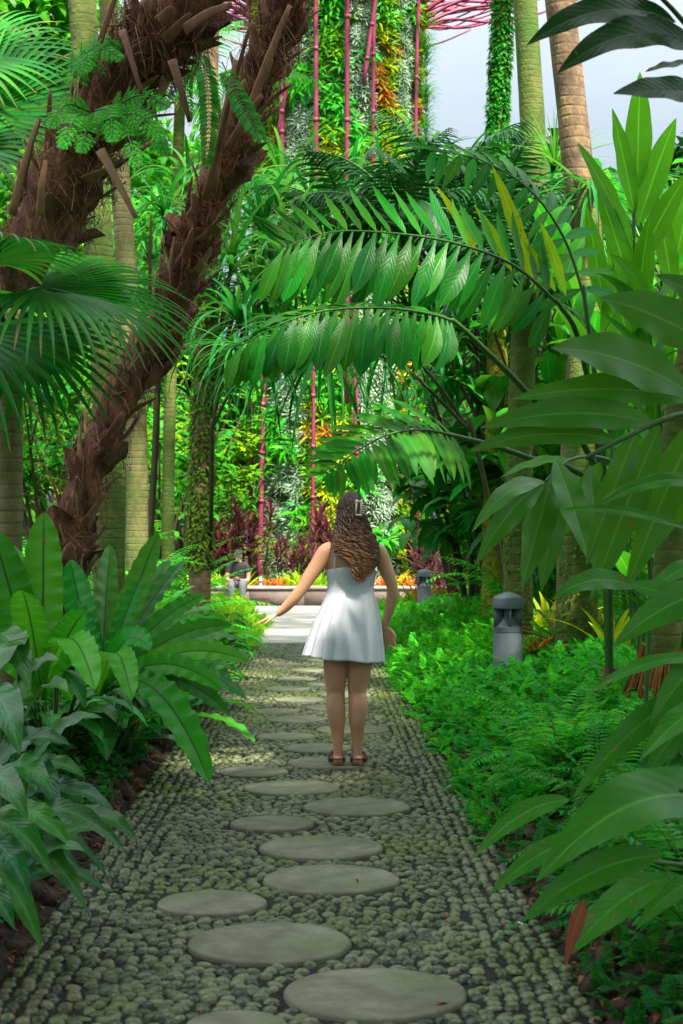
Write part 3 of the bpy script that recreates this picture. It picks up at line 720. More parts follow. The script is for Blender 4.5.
    for q in th:
        r = np.array([.087, .108, .118])
        v = np.stack([np.sin(q)*np.cos(a)*r[0], np.sin(q)*np.sin(a)*r[1], np.full(40, cos(q)*r[2])], 1)
        f = np.clip((v[:, 1]-.03)/.05, 0, 1)*np.clip((.055-v[:, 2])/.05, 0, 1)      # leave the face open
        v[:, 1] -= f*.05; v[:, 0] *= 1-.1*f
        v *= (1+.012*np.sin(a*16+q*3))[:, None]
        V.append(v+hc2)
    g.add(np.concatenate(V), grid_faces(19, 40, True)[:, ::-1], None, 1)
    # inner volume that follows the back
    keysH = [(505, 350, .065, .070, .0), (520, 350.5, .070, .062, -.004), (535, 353, .072, .052, -.035), (548, 356.5, .070, .034, -.080), (560, 358.5, .062, .026, -.105), (572, 360, .048, .020, -.120), (580, 359, .020, .010, -.125)]
    secs = [((b_-350)/K, e_, (767.5-a_)/K, c_, d_) for a_, b_, c_, d_, e_ in keysH]
    loft(g, secs, 36, 1, fn=lambda a, f: 1+.05*np.sin(a*9+f*14)+.04*np.sin(a*5-f*20))
    R = random.Random(5)
    for i in range(1150):
        u = R.uniform(-1, 1); dep = R.random(); rim = abs(u)**2
        phi = pi*1.5+u*1.9; q = R.uniform(.12, 1.35)
        r = np.array([.086, .107, .117])
        root = hc2+np.array([sin(q)*cos(phi)*r[0], sin(q)*sin(phi)*r[1], cos(q)*r[2]])
        mid1 = np.array([(351-350)/K+u*.094+.003, -.085-dep*.035+rim*.085, (767.5-R.uniform(522, 533))/K])
        mid2 = np.array([(356-350)/K+u*.125, -.128-dep*.035+rim*.065, (767.5-R.uniform(545, 556))/K])
        end_py = 587-abs(u)**1.6*18-R.uniform(0, 16)-(10 if u < -.3 else 0)
        end = np.array([(360-350)/K+u*(.092 if u > 0 else .11), -.140-dep*.030+rim*.03, (767.5-end_py)/K])
        Q = smooth_path([root, mid1, mid2, end], 44)
        s = np.linspace(0, 1, 44); amp = .0015+.0120*np.clip(s*1.5-.15, 0, 1)*R.uniform(.5, 1.6); fr = R.uniform(5, 10); ph = R.random()*6.3
        Q[:, 0] += amp*np.cos(2*pi*fr*s+ph); Q[:, 1] += amp*np.sin(2*pi*fr*s+ph)
        tube(g, Q, np.interp(s, [0, .15, .8, 1], [.0024, .0034, .0030, .0007]), 4, 0, cap=False)
    link('hair', g.mesh('hair', [M['hair'], M['hair_top']]), t)
    # claw clip
    g = G(); c0 = P(358.5, 512)+np.array([0, -.088, 0])
    for dx in (-.018, .012):
        tube(g, smooth_path([c0+np.array([dx-.004, -.002, -.052]), c0+np.array([dx, -.022, -.02]), c0+np.array([dx+.004, -.024, .02]), c0+np.array([dx+.006, -.004, .05])], 16), .0062, 8, flat=.7)
    for z in (-.042, .04): tube(g, smooth_path([c0+np.array([-.020, -.012, z]), c0+np.array([.0, -.026, z]), c0+np.array([.018, -.012, z])], 8), .0055, 8)
    for z in (-.03, -.015, 0, .015, .03): tube(g, smooth_path([c0+np.array([.012, -.020, z]), c0+np.array([.030, -.006, z]), c0+np.array([.036, .014, z-.004])], 8), .0036, 6)
    link('hair_clip', g.mesh('hair_clip', [M['clip']]), t)
    # sandals
    for sd, px in ((-1, 338), (1, 357.5)):
        a = P(px, 767.5); g = G()
        out = []
        for (y, hw, dx) in ((-.062, .012, 0), (-.056, .026, 0), (-.035, .037, 0), (0, .036, 0), (.05, .034, .004), (.1, .042, .010), (.15, .047, .014), (.185, .038, .016), (.205, .018, .016)):
            out.append((hw, y, dx*sd))
        k = len(out)
        for z0, z1, sc, mt in ((-.004, .006, 1.03, 1), (.0062, .016, 1.0, 0)):
            V = []
            for z in (z0, z1):
                for hw, y, dx in out: V.append((a[0]+dx-hw*sc, y, z))
                for hw, y, dx in out[::-1]: V.append((a[0]+dx+hw*sc, y, z))
            n2 = 2*k; b0 = g.n
            g.add(np.array(V), [(j, (j+1) % n2, n2+(j+1) % n2, n2+j) for j in range(n2)], None, mt)
            g.F.append((np.array([list(range(b0, b0+n2))]), mt)); g.F.append((np.array([list(range(b0+n2, b0+2*n2))]), mt))
        s = link('sandal', g.mesh('sandal', [M['leather'], M['sole']]), t)
        g = G()
        an = np.linspace(-.15, pi+.15, 14)
        for (y, h, w) in ((.10, .052, .043), (.065, .058, .040)):
            tube(g, [(a[0]+sd*.010+w*cos(q), y+.01*sin(q), .012+h*max(0, sin(q))-.0) for q in an], .011, 6, flat=.25, up=(0, 1, 0))
        an = np.linspace(pi*.93, pi*2.07, 14)
        tube(g, [(a[0]+.037*cos(q), .0+.060*sin(q), .030+.010*(-sin(q))) for q in an], .009, 6, flat=.35, up=(0, 0, 1))
        tube(g, [(a[0]-sd*.037, -.005, .012), (a[0]-sd*.040, .0, .03), (a[0]-sd*.035, .03, .05)], .006, 6); tube(g, [(a[0]+sd*.037, -.005, .012), (a[0]+sd*.043, -.002, .03), (a[0]+sd*.036, .03, .05)], .006, 6)
        ball(g, (a[0]+sd*.045, -.008, .034), (.010, .010, .010), 8, 6)
        link('strap', g.mesh('strap', [M['leather']]), s)
woman()

def man():
    # seated on the planter coping, facing the camera, looking down at something in his hands
    Y0 = 34.55; x0 = (237.5-CX)*Y0/FPX
    t = thing('person', 'man in a black cap and black t-shirt sitting on the planter wall behind the plants', 'person', (x0, Y0+.18, 0.45))
    g = G(); A = np.array
    loft(g, [(0, .02, -.0, .17, .12), (0, .02, .1, .165, .115), (0, .0, .25, .16, .105), (0, -.03, .38, .175, .11), (0, -.05, .47, .185, .10), (0, -.06, .52, .13, .08), (0, -.075, .56, .058, .058), (0, -.095, .62, .054, .056)])
    hc = A([0, -.125, .675]); ball(g, hc, (.077, .097, .105), 18, 12); ball(g, hc+A([0, -.06, -.06]), (.05, .045, .05)); ball(g, hc+A([0, -.105, -.02]), (.013, .018, .022), 10, 8)
    for s in (-1, 1):
        ball(g, hc+A([s*.079, 0, -.01]), (.01, .018, .03)); ball(g, hc+A([s*.03, -.09, .005]), (.013, .009, .008))
        limb(g, [A([s*.15, -.05, .46]), A([s*.20, -.05, .40]), A([s*.225, -.07, .26]), A([s*.22, -.11, .15]), A([s*.16, -.22, .13]), A([s*.06, -.33, .15])], [.055, .058, .048, .042, .038, .024], n=26)
        hand(g, A([s*.06, -.33, .15]), (-s*.55, -.7, .2), (0, .3, 1), curl=.7, thumb_side=-s)
        limb(g, [A([s*.09, .02, .02]), A([s*.11, -.2, .06]), A([s*.12, -.40, .06]), A([s*.12, -.45, -.0]), A([s*.12, -.44, -.2]), A([s*.12, -.43, -.36])], [.095, .085, .068, .062, .058, .04], n=26)
        limb(g, [A([s*.12, -.42, -.37]), A([s*.13, -.50, -.39]), A([s*.14, -.60, -.405])], [.04, .04, .03], n=10)
    b = link('body', g.mesh('body', [M['skin_man']]), t); finish_body(b, .007, 3)
    g = G()
    loft(g, [(0, .02, -.02, .185, .135), (0, .02, .1, .18, .13), (0, .0, .25, .175, .12), (0, -.03, .38, .19, .125), (0, -.05, .465, .20, .115), (0, -.06, .525, .14, .09), (0, -.07, .545, .075, .07)])
    for s in (-1, 1): limb(g, [A([s*.13, -.05, .47]), A([s*.19, -.05, .42]), A([s*.222, -.06, .30])], [.065, .07, .062], n=10)
    o = link('t_shirt', g.mesh('t_shirt', [M['black_cloth']]), t); finish_body(o, .01, 3)
    g = G()
    for s in (-1, 1): limb(g, [A([s*.085, .03, .03]), A([s*.11, -.2, .065]), A([s*.12, -.39, .065]), A([s*.12, -.46, -.0]), A([s*.12, -.45, -.2])], [.115, .098, .08, .076, .075], n=22)
    o = link('shorts', g.mesh('shorts', [M['grey_cloth']]), t); finish_body(o, .01, 2)
    g = G(); k = 24; a = np.linspace(0, 2*pi, k, endpoint=False); V = []
    for q in np.linspace(.03, pi*.5, 9): V.append(np.stack([.086*sin(q)*np.cos(a), .105*sin(q)*np.sin(a), np.full(k, .108*cos(q))], 1)+hc+A([0, .004, .022]))
    g.add(np.concatenate(V), grid_faces(8, k, True)[:, ::-1])
    V = []
    for r in (0, 1):
        for q in np.linspace(pi*1.12, pi*1.88, 12): V.append(hc+A([.086*cos(q)*(1+.0*r), .105*sin(q)-r*.07*abs(sin(q)), .022-.028*r]))
    g.add(np.array(V), grid_faces(1, 11)); o = link('cap', g.mesh('cap', [M['black_cloth']]), t)
    s_ = o.modifiers.new('thick', 'SOLIDIFY'); s_.thickness = .006
    # bottle on the coping, to his left in the picture's right
    xb = (260.5-CX)*34.9/FPX
    t2 = thing('water_bottle', 'small clear water bottle standing on the planter wall beside the seated man', 'bottle', (xb, 34.95, .45))
    g = G(); loft(g, [(0, 0, 0, .03, .03), (0, 0, .005, .034, .034), (0, 0, .14, .034, .034), (0, 0, .17, .028, .028), (0, 0, .195, .013, .013), (0, 0, .205, .013, .013)], 20); link('bottle_body', g.mesh('bottle_body', [M['water_bottle']]), t2)
    g = G(); loft(g, [(0, 0, .06, .0348, .0348), (0, 0, .12, .0348, .0348)], 20, cap=False); link('label_band', g.mesh('label_band', [M['blue_label']]), t2)
    g = G(); loft(g, [(0, 0, .205, .015, .015), (0, 0, .222, .015, .015)], 16); link('cap', g.mesh('cap', [M['blue_label']]), t2)
man()

def bollard_mesh():
    k = 40; R = .1125
    g = G(); loft(g, [(0, 0, z, r, r) for z, r in ((-.1, R), (.665, R), (.672, R-.003), (.676, R-.004))], k); body = g
    cone = G()   # inner sloping reflector between the body and the cap
    loft(cone, [(0, 0, .676, R-.006, R-.006), (0, 0, .70, R-.006, R-.006), (0, 0, .704, R-.010, R-.010), (0, 0, .79, .035, .035), (0, 0, .80, .03, .03), (0, 0, .865, .03, .03)], k)
    collar = G(); loft(collar, [(0, 0, .680, R, R), (0, 0, .716, R, R), (0, 0, .718, R-.003, R-.003), (0, 0, .70, R-.012, R-.012)], k, cap=False)
    cap = G(); loft(cap, [(0, 0, .862, R-.02, R-.02), (0, 0, .856, R-.004, R-.004), (0, 0, .858, R+.004, R+.004), (0, 0, .925, R+.004, R+.004), (0, 0, .938, R-.002, R-.002), (0, 0, .962, R*.62, R*.62), (0, 0, .978, .02, .02)], k)
    fins = []
    for i in range(4):
        f = G(); a0 = i*pi/2+pi/2+.06
        V = []
        for z in (.70, .86):
            for (r, da) in ((.02, -.2), (R-.004, -.075), (R-.004, .075), (.02, .2)):
                V.append((r*cos(a0+da*.8), r*sin(a0+da*.8), z))
        f.add(np.array(V), [(3, 2, 1, 0), (4, 5, 6, 7), (0, 1, 5, 4), (1, 2, 6, 5), (2, 3, 7, 6), (3, 0, 4, 7)]); fins.append(f)
    return body, cone, collar, cap, fins
def bollards():
    body, cone, collar, cap, fins = bollard_mesh()
    X, Y = (508-CX)*12/FPX, 12.0
    t = thing('bollard_light', 'grey cylindrical bollard light standing in green ground cover, the nearer and larger of two', 'bollard light', (X, Y, .02), group='bollard lights beside the path')
    link('body', body.mesh('body', [M['bollard']], sharp=28), t); link('reflector', cone.mesh('reflector', [M['bollard']], sharp=28), t)
    link('collar', collar.mesh('collar', [M['bollard']], sharp=28), t); link('cap', cap.mesh('cap', [M['bollard']], sharp=28), t)
    for f in fins: link('fin', f.mesh('fin', [M['bollard']], smooth=False), t)
    dup(t, ((424.3-CX)*25/FPX, 25.0, .0), 0.3, 1.0, 'grey cylindrical bollard light right of the woman\'s shoulder, the farther and smaller of two')
bollards()

# ------------------------------------------------------------------ garden tower
def tuft_templates():
    T = {}
    def mk(n, L_, W_, e, dr, kind='sword', ns=3, **k):
        g = G(); rosette(g, n, L_, W_, e, dr, ns=ns, nc=1, kind=kind, **k); return tmpl(g)
    T['brom'] = [mk(9, .28, .05, (1.1, .3), (.4, .9)), mk(11, .24, .045, (1.2, .2), (.3, .8))]
    T['silver'] = [mk(14, .14, .022, (1.4, .1), (.3, 1.0), 'lance', 2), mk(16, .11, .02, (1.5, -.1), (.2, .8), 'lance', 2)]
    T['fern'] = [mk(10, .34, .05, (1.2, .1), (.8, 1.8), 'lance', 4)]
    T['grass'] = [mk(16, .42, .016, (1.3, .4), (1.0, 2.4), 'sword', 4)]
    T['broad'] = [mk(7, .22, .09, (1.2, .2), (.4, 1.0), 'lance', 3)]
    return T
TT = tuft_templates()
def tower():
    Y0 = 42.5; X0 = (338-CX)*Y0/FPX; R = 2.2; zb = .3; H = 17.5
    t = thing('garden_tower', 'tall round garden tower wrapped in planted panels with pink steel ribs, behind the woman', 'garden tower', (X0, Y0, zb))
    g = G(); loft(g, [(0, 0, z, r, r) for z, r in ((-.2, R-.05), (4, R-.12), (9, R-.16), (14, R-.1), (H, R+.1))], 48)
    link('core', g.mesh('core', [M['core']]), t)
    # planted strips: angle measured from the side facing the camera, + to the right
    def rad(z): return np.interp(z, [0, 4, 9, 14, H], [R, R-.07, R-.11, R-.05, R+.15])
    strips = [(-72, -24, 'silver', 0, 8.2), (-22, 9, 'lime', 0, 8.6), (11, 42, 'silver', 0, 8.0), (44, 70, 'lime', 0, 9), (-95, -73, 'lime', 0, 9), (72, 100, 'fern', 0, 9),
              (-40, -17, 'silver', 8.3, H), (-14, 6, 'lime', 8.7, H), (8, 25, 'silver', 8.1, H), (27, 46, 'lime', 8, H), (47, 62, 'silver', 9, H), (63, 100, 'lime', 9, H), (-62, -42, 'lime', 8.2, H), (-100, -63, 'lime', 9.1, H), (101, 150, 'lime', 0, H), (-150, -101, 'silver', 0, H)]
    for a0, a1, kind, z0_, z1_ in strips:
        gg = G(); area = radians(a1-a0)*R*(z1_-z0_); n = int(area*(42 if 'silver' in kind else 26))
        az = rng.uniform(radians(a0), radians(a1), n); z = rng.uniform(z0_, z1_, n)
        mats = [M['leaf_lime'], M['leaf_yellow'], M['orange_leaf'], M['leaf_mid'], M['silver_leaf'], M['fern_green']]
        for i in range(n):
            r = rad(z[i]); out = np.array([sin(az[i]), -cos(az[i]), 0.0]); p = out*r*.985+np.array([0, 0, z[i]])
            fr = frame(nrm(np.array([out[0], out[1], .5])), (0, 0, 1))       # rosette axis leans out from the wall
            Mx = np.stack([fr[:, 0], fr[:, 2]*-1, fr[:, 1]], 1)@rz(random.random()*6.3)*random.uniform(.85, 1.45)*(1.5 if 'silver' in kind else 1.15)
            c = noise.noise((az[i]*R*1.1+a0, z[i]*.9, a0*.1)); q = random.random()
            if 'silver' in kind:
                if c > .32 and q < .6: key, mt = 'fern', 5
                else: key, mt = 'silver', 4
            elif kind == 'fern': key, mt = ('fern', 5) if q < .5 else ('grass', 0)
            else:
                if c > .38: key, mt = ('brom', 2) if q < .55 else ('brom', 1)
                elif c > -.1: key, mt = ('brom', 1) if q < .5 else ('brom', 0)
                elif c > -.35: key, mt = ('brom', 0) if q < .7 else ('fern', 5)
                else: key, mt = ('fern', 5) if q < .6 else ('broad', 3)
            T = random.choice(TT[key]); gg.add(T[0]@Mx.T+p, T[1], T[2], mt)
        link('planting_panel', gg.mesh('planting_panel', mats), t)
    # grass fringe hanging off the right edge
    gg = G()
    for i in range(130):
        a = radians(random.uniform(72, 100)); z = random.uniform(9.5, H); out = np.array([sin(a), -cos(a), 0.0])
        Mx = rz(random.random()*6)*random.uniform(.9, 1.5); T = TT['grass'][0]; gg.add(T[0]@Mx.T+out*(R+.15)+np.array([0, 0, z]), T[1], T[2], 0)
    link('hanging_fringe', gg.mesh('hanging_fringe', [M['leaf_mid']]), t)
    # pink ribs: straight and leaning
    def rib(a_lo, a_hi, z0, z1, r=.06, off=.22):
        P = []
        for s in np.linspace(0, 1, 12):
            z = z0+(z1-z0)*s; a = radians(a_lo+(a_hi-a_lo)*s); q = rad(z)+off; P.append((q*sin(a), -q*cos(a), z))
        g = G(); r *= .8; tube(g, P, r, 10); o = link('rib', g.mesh('rib', [M['steel_pink']]), t)
        for s in (.15, .35, .55, .75, .92):
            g = G(); i = s*11; j = int(i); p = np.array(P[j])+(np.array(P[j+1])-np.array(P[j]))*(i-j); d = nrm(np.array(P[j+1])-np.array(P[j]))
            tube(g, [p-d*.05, p+d*.05], r*1.18, 10)
            link('joint', g.mesh('joint', [M['steel_pink']]), o)
    for a in ((-39, -9, 11.2, 16.6, .065, .36), (-36, -36, 8.6, 13.9, .08, .3), (-13, -13, 8.6, H, .075, .3), (5.5, 5.5, 4.6, H, .075, .3), (15, 29, 12.6, 16.9, .065, .36), (22, 22, 8, 15.2, .06, .26), (-54, -52, 0, 6.2, .085, .3), (11, 10, 2.6, 7.6, .08, .3), (-15, -15, 0, 6.4, .06, .26), (60, 60, 0, H, .06, .2), (-75, -75, 0, H, .06, .2)): rib(*a)
    # horizontal ring pipes
    for z in (8.4, 16.0):
        g = G(); a = np.linspace(-1.9, 1.9, 40); q = rad(z)+.12
        tube(g, [(q*sin(b), -q*cos(b), z) for b in a], .022, 6); link('ring_pipe', g.mesh('ring_pipe', [M['steel_pink']]), t)
    # spreading crown of steel rods at the top
    g = G()
    for i in range(72):
        a = 2*pi*i/72+random.uniform(-.03, .03); d = np.array([sin(a), -cos(a), 0])
        z0 = 15.0+(i % 3)*.35
        P = [d*(R+.1)+np.array([0, 0, z0]), d*(R+1.2)+np.array([0, 0, z0+.55]), d*(R+3.4)+np.array([0, 0, z0+.85+.25*(i % 2)]), d*(R+6.5)+np.array([0, 0, z0+2.2+.5*(i % 2)])]
        tube(g, smooth_path(P, 14), np.linspace(.05, .025, 14), 6)
        e = np.array(P[1]); a2 = a+.12; d2 = np.array([sin(a2), -cos(a2), 0]); tube(g, smooth_path([e, d2*(R+3)+np.array([0, 0, z0+1.1]), d2*(R+6)+np.array([0, 0, z0+2.8])], 10), .026, 5)
    for r_, z in ((2.0, 15.9), (3.6, 16.5), (5.4, 17.4)):
        a = np.linspace(0, 2*pi, 60); tube(g, [((R+r_)*sin(b), -(R+r_)*cos(b), z) for b in a], .025, 5)
    link('steel_crown', g.mesh('steel_crown', [M['steel_pink']]), t)
tower()
# ------------------------------------------------------------------ plants
def linkw(name, g, mats, t, smooth=True):
    off = np.array(t.location)
    g.V = [v-off for v in g.V]
    return link(name, g.mesh(name, mats, smooth), t)

# --- fern sprays used for ground cover
def spray_t(n=6, L_=.11, W_=.026, ll=.045):
    g = G(); 
    B = blade(L_, .006, 3, 1, .5, .9, kind='sword'); put(g, B, np.eye(3), np.zeros(3))
    for i in range(n):
        f = .2+.75*i/n; th = .5-.9*f**1.4*.6
        p = np.array([0, L_*f*.96, L_*f*.42-.25*L_*f*f])
        for sd in (-1, 1):
            a = sd*(1.05-.35*f); d = np.array([sin(a), cos(a), .12])
            put(g, blade(ll*(1.05-.75*f), W_*(1-.5*f), 2, 1, .1, .6, kind='lance'), frame(d), p)
    return tmpl(g)
def roundleaf_t():
    g = G()
    for i in range(5):
        a = i*2.4; put(g, blade(.05, .034, 2, 2, .5, .8, kind='paddle'), rz(a), np.array([0, 0, .01*i]))
    return tmpl(g)
def cover(name, label, T, mat, fn_area, dens, hfn, Yr, Xr, tilt=.5, smin=.7, smax=1.4, cat='ground cover'):
    A = (Yr[1]-Yr[0])*(Xr[1]-Xr[0]); n = int(A*dens)
    Y = rng.uniform(Yr[0], Yr[1], n); d = rng.uniform(Xr[0], Xr[1], n)
    side = 1 if fn_area == 'R' else -1
    X = xc(Y)+side*(HW+d); hz = np.array([ground(x, y) for x, y in zip(X, Y)])
    top = hfn(d, Y)*(1+.35*np.array([noise.noise((x*2.3, y*2.0, 5)) for x, y in zip(X, Y)]))
    z = hz+top*rng.uniform(.0, 1, n)**.45
    Ms = rand_mats(n, tilt, smin, smax)
    g = G(); scatter(g, T, Ms, np.stack([X, Y, z], 1))
    o = link(name, g.mesh(name, [mat])); tag(o, label, cat, kind='stuff')
SP = spray_t()
bump = lambda h, e=.42: (lambda d, Y: h*sm((d+.02)/e))
cover('fern_ground_cover', 'feathery bright green ground cover filling the bed right of the path', SP, M['ground_green'], 'R', 620, bump(.27), (7.2, 13), (-.03, 3.0), smin=.7, smax=1.5)
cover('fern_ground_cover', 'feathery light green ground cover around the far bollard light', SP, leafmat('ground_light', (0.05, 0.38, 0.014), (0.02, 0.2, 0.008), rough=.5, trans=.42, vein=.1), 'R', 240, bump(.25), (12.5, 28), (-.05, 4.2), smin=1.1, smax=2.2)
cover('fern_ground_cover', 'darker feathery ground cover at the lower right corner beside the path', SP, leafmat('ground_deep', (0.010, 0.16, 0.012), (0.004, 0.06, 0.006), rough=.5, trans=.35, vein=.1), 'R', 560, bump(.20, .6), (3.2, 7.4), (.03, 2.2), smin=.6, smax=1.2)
cover('creeping_cover', 'small-leaved dark green creeper on the bank left of the path', roundleaf_t(), leafmat('creeper', (0.012, 0.16, 0.012), (0.004, 0.06, 0.006), rough=.45, trans=.35, vein=.1), 'L', 420, bump(.16, .5), (3.6, 13), (.08, 1.7), smin=.6, smax=1.3)
cover('creeping_cover', 'green leafy undergrowth on the left bank farther along the path', SP, M['ground_green'], 'L', 170, bump(.22, .5), (12, 21), (.06, 3.4), smin=1.0, smax=2.0)
cover('lime_ground_cover', 'lime green leafy ground cover spilling over the path edge left of the woman\'s hand', SP, M['leaf_lime'], 'L', 260, bump(.30, .3), (20.5, 28), (-.15, 2.6), smin=1.2, smax=2.4)

def litter():
    g = G(); B = blade(.06, .022, 3, 1, .2, 1.2, fold=.5, kind='lance'); n = 1500
    Y = rng.uniform(3.8, 20, n)**1.0; side = rng.choice([-1, 1], n); d = np.abs(rng.normal(0, .09, n))-.02
    d = np.where(rng.random(n) < .025, -rng.uniform(0, .7, n), d)
    X = xc(Y)+side*(HW+d); z = np.array([ground(x, y) for x, y in zip(X, Y)])+.018
    scatter(g, B, rand_mats(n, .6, .35, 1.0), np.stack([X, Y, z], 1))
    o = link('leaf_litter', g.mesh('leaf_litter', [M['dead_leaf']])); tag(o, 'brown dead leaves and bark scraps along both edges of the pebble path', 'leaf litter', kind='stuff')
    # bark and earth lumps on the bank edges
    g = G()
    for i in range(420):
        Y = random.uniform(4, 15); sd = random.choice((-1, -1, 1)); d = random.uniform(.02, .34); X = xc(Y)+sd*(HW+d)
        s = random.uniform(.02, .06); k = 7; T0 = G(); ball(T0, (0, 0, 0), (s*random.uniform(.8, 1.8), s, s*.7), k, 5); V = T0.V[0]*(1+.25*rng.uniform(-1, 1, (len(T0.V[0]), 1)))
        V = V@rz(random.random()*6).T+np.array([X, Y, ground(X, Y)]); 
        b0 = g.n; g.V.append(V); g.U.append(np.zeros((len(V), 2))); g.n += len(V)
        for F, m in T0.F: g.F.append((F+b0, 0))
    o = link('bark_chips', g.mesh('bark_chips', [stonemat('chips', [(0.012, 0.007, 0.005), (0.05, 0.024, 0.016), (0.10, 0.05, 0.035)], 12, .95, .8, 50, island=.5, moss=(.03, .06, .01), mosst=.55, mscale=6, dist=.02)])); tag(o, 'rough reddish brown bark lumps edging the planting beds', 'bark chips', kind='stuff')
    g = G(); put(g, blade(.075, .05, 6, 4, .1, .5, fold=.3, wave=.2, kind='lance'), rz(.6), np.zeros(3)); tube(g, [(0, 0, .005), (.02, -.03, .01)], .002, 5)
    p = at(431, 759, 2160/(759-HZ)); o = link('fallen_leaf', g.mesh('fallen_leaf', [M['dry_yellow']]), loc=(p[0], p[1], .026)); tag(o, 'single fallen yellow leaf on the pebbles right of the woman\'s feet', 'leaf')
    g = G(); put(g, blade(.03, .022, 4, 2, .3, .9, fold=.4, kind='paddle'), rz(1.2), np.zeros(3)); m_ = stonemat('white_petal', [(.7, .7, .7), (.8, .8, .8)], 3, .6, 0)
    p = at(523, 932, 2160/(932-HZ)); o = link('fallen_petal', g.mesh('fallen_petal', [m_]), loc=(p[0], p[1], .026)); tag(o, 'tiny white fallen petal near the right edge of the path', 'petal')
litter()

# --- prototypes (meshes in local coordinates)
def m_nest(n=18, seed=1, L_=.85, W_=.15):
    random.seed(seed); g = G()
    rosette(g, n, L_, W_, e=(1.35, .35), droop=(.5, 1.5), ns=30, nc=6, fold=.25, wave=.13, wf=7, kind='strap')
    for i in range(5): rosette(g, 1, .4, .04, e=(.2, -.2), droop=(.5, 1.2), ns=6, nc=2, kind='strap', a0=random.random()*6, mat=1)
    return g.mesh('nest_fern_leaves', [M['nest_fern'], M['dead_leaf']])
def m_spath(n=30, seed=2, H=.45, L_=.34, W_=.10, mat='glossy', stemmat='stem'):
    random.seed(seed); g = G()
    for i in range(n):
        a = i*2.4+random.uniform(-.3, .3); r = random.uniform(.25, 1.0); h = H*random.uniform(.35, 1.0)*(1.1-.45*r)
        o = np.array([sin(a), cos(a), 0.]); p0 = o*.05; p1 = o*r*.55*H+np.array([0, 0, h])
        tube(g, smooth_path([p0, (p0+p1)/2+np.array([0, 0, .12*H]), p1], 7), .005, 5, 1, cap=False)
        put(g, blade(L_*random.uniform(.75, 1.15), W_*random.uniform(.85, 1.15), 10, 4, random.uniform(-.1, .6), random.uniform(.5, 1.5), fold=.22, wave=.07, wf=4, kind='lance'), rz(-a), p1)
    return g.mesh('leaf_clump', [M[mat], M[stemmat]])
def m_fern(n=12, seed=3, L_=.8, mat='fern_green', w=.028, pairs=26, droop=1.3):
    random.seed(seed); g = G()
    for i in range(n):
        a = i*2.4+random.uniform(-.3, .3); e0 = random.uniform(.5, 1.3); l = L_*random.uniform(.7, 1.1); d = droop*random.uniform(.7, 1.2)
        s = np.linspace(0, 1, 12); th = e0-d*s**1.3; y = np.concatenate([[0], np.cumsum(np.cos(th[:-1]))])*l/11; z = np.concatenate([[0], np.cumsum(np.sin(th[:-1]))])*l/11
        P = np.stack([np.sin(a)*y, np.cos(a)*y, z], 1)
        pinnate(g, P, (0, 0, 1), pairs, l*.2, w, env=lambda f: max(.12, 1.15-f), ang=(1.35, 1.0), hang=.1, kind='lance', ns=2, nc=1, s0=.12, rr=.004, mrach=1, rk=4)
    return g.mesh('fern_fronds', [M[mat], M['stem']])
def m_brom(n=22, seed=4, L_=.45, W_=.06, mat='leaf_lime'):
    random.seed(seed); g = G(); rosette(g, n, L_, W_, e=(1.4, .25), droop=(.3, 1.0), ns=7, nc=2, fold=.4, kind='sword')
    return g.mesh('rosette_leaves', [M[mat]])
def m_cordy(seed=5, H=.95, stems=5, mat='red_leaf', L_=.33, W_=.05):
    random.seed(seed); g = G()
    for i in range(stems):
        a = i*6.28/stems+.4; o = np.array([sin(a), cos(a), 0.])*random.uniform(.03, .16); h = H*random.uniform(.5, 1.0)
        top = o*2.2+np.array([0, 0, h]); tube(g, smooth_path([o, (o+top)/2+o*.3, top], 6), .014, 6, 1, cap=False)
        for j in range(22):
            f = j/21; p = o+(top-o)*(.45+.55*f); az = j*2.4+i
            put(g, blade(L_*random.uniform(.7, 1.1), W_, 7, 2, .35+.95*f, random.uniform(.4, 1.1), fold=.35, kind='lance'), rz(az), p)
    return g.mesh('cordyline_leaves', [M[mat], M['stem_brown']])
def m_bush(seed=6, H=2.0, R_=.9, n=420, L_=.17, W_=.07, mat='leaf_mid', stems=7, kind='lance', droop=.8):
    random.seed(seed); g = G()
    ends = []
    for i in range(stems):
        a = i*6.28/stems+random.random(); r = random.uniform(.3, .9)*R_; P = smooth_path([(0, 0, 0), (sin(a)*r*.4, cos(a)*r*.4, H*.45), (sin(a)*r, cos(a)*r, H*random.uniform(.65, 1.0))], 10)
        tube(g, P, np.linspace(.022, .006, 10)*H/2, 5, 1, cap=False); ends.append(P)
        for q in range(3):
            b = P[random.randint(3, 8)]; e = b+np.array([random.uniform(-.5, .5)*R_, random.uniform(-.5, .5)*R_, random.uniform(0, .35)*H]); PP = smooth_path([b, (b+e)/2+np.array([0, 0, .05]), e], 6); tube(g, PP, .006*H/2, 4, 1, cap=False); ends.append(PP)
    k = 0
    while k < n:
        P = random.choice(ends); j = random.uniform(.25, 1)**.7*(len(P)-1); i0 = min(int(j), len(P)-2); p = P[i0]+(P[i0+1]-P[i0])*(j-i0)
        a = random.random()*6.28
        for q in range(3):
            az = a+q*2.4; put(g, blade(L_*random.uniform(.6, 1.2), W_*random.uniform(.8, 1.2), 4, 2, random.uniform(-.4, .9), droop*random.uniform(.4, 1.6), fold=.25, kind=kind), rz(az), p+np.array([random.gauss(0, .05), random.gauss(0, .05), random.gauss(0, .04)])*R_)
            k += 1
    return g.mesh('bush_leaves', [M[mat], M['stem_brown']])
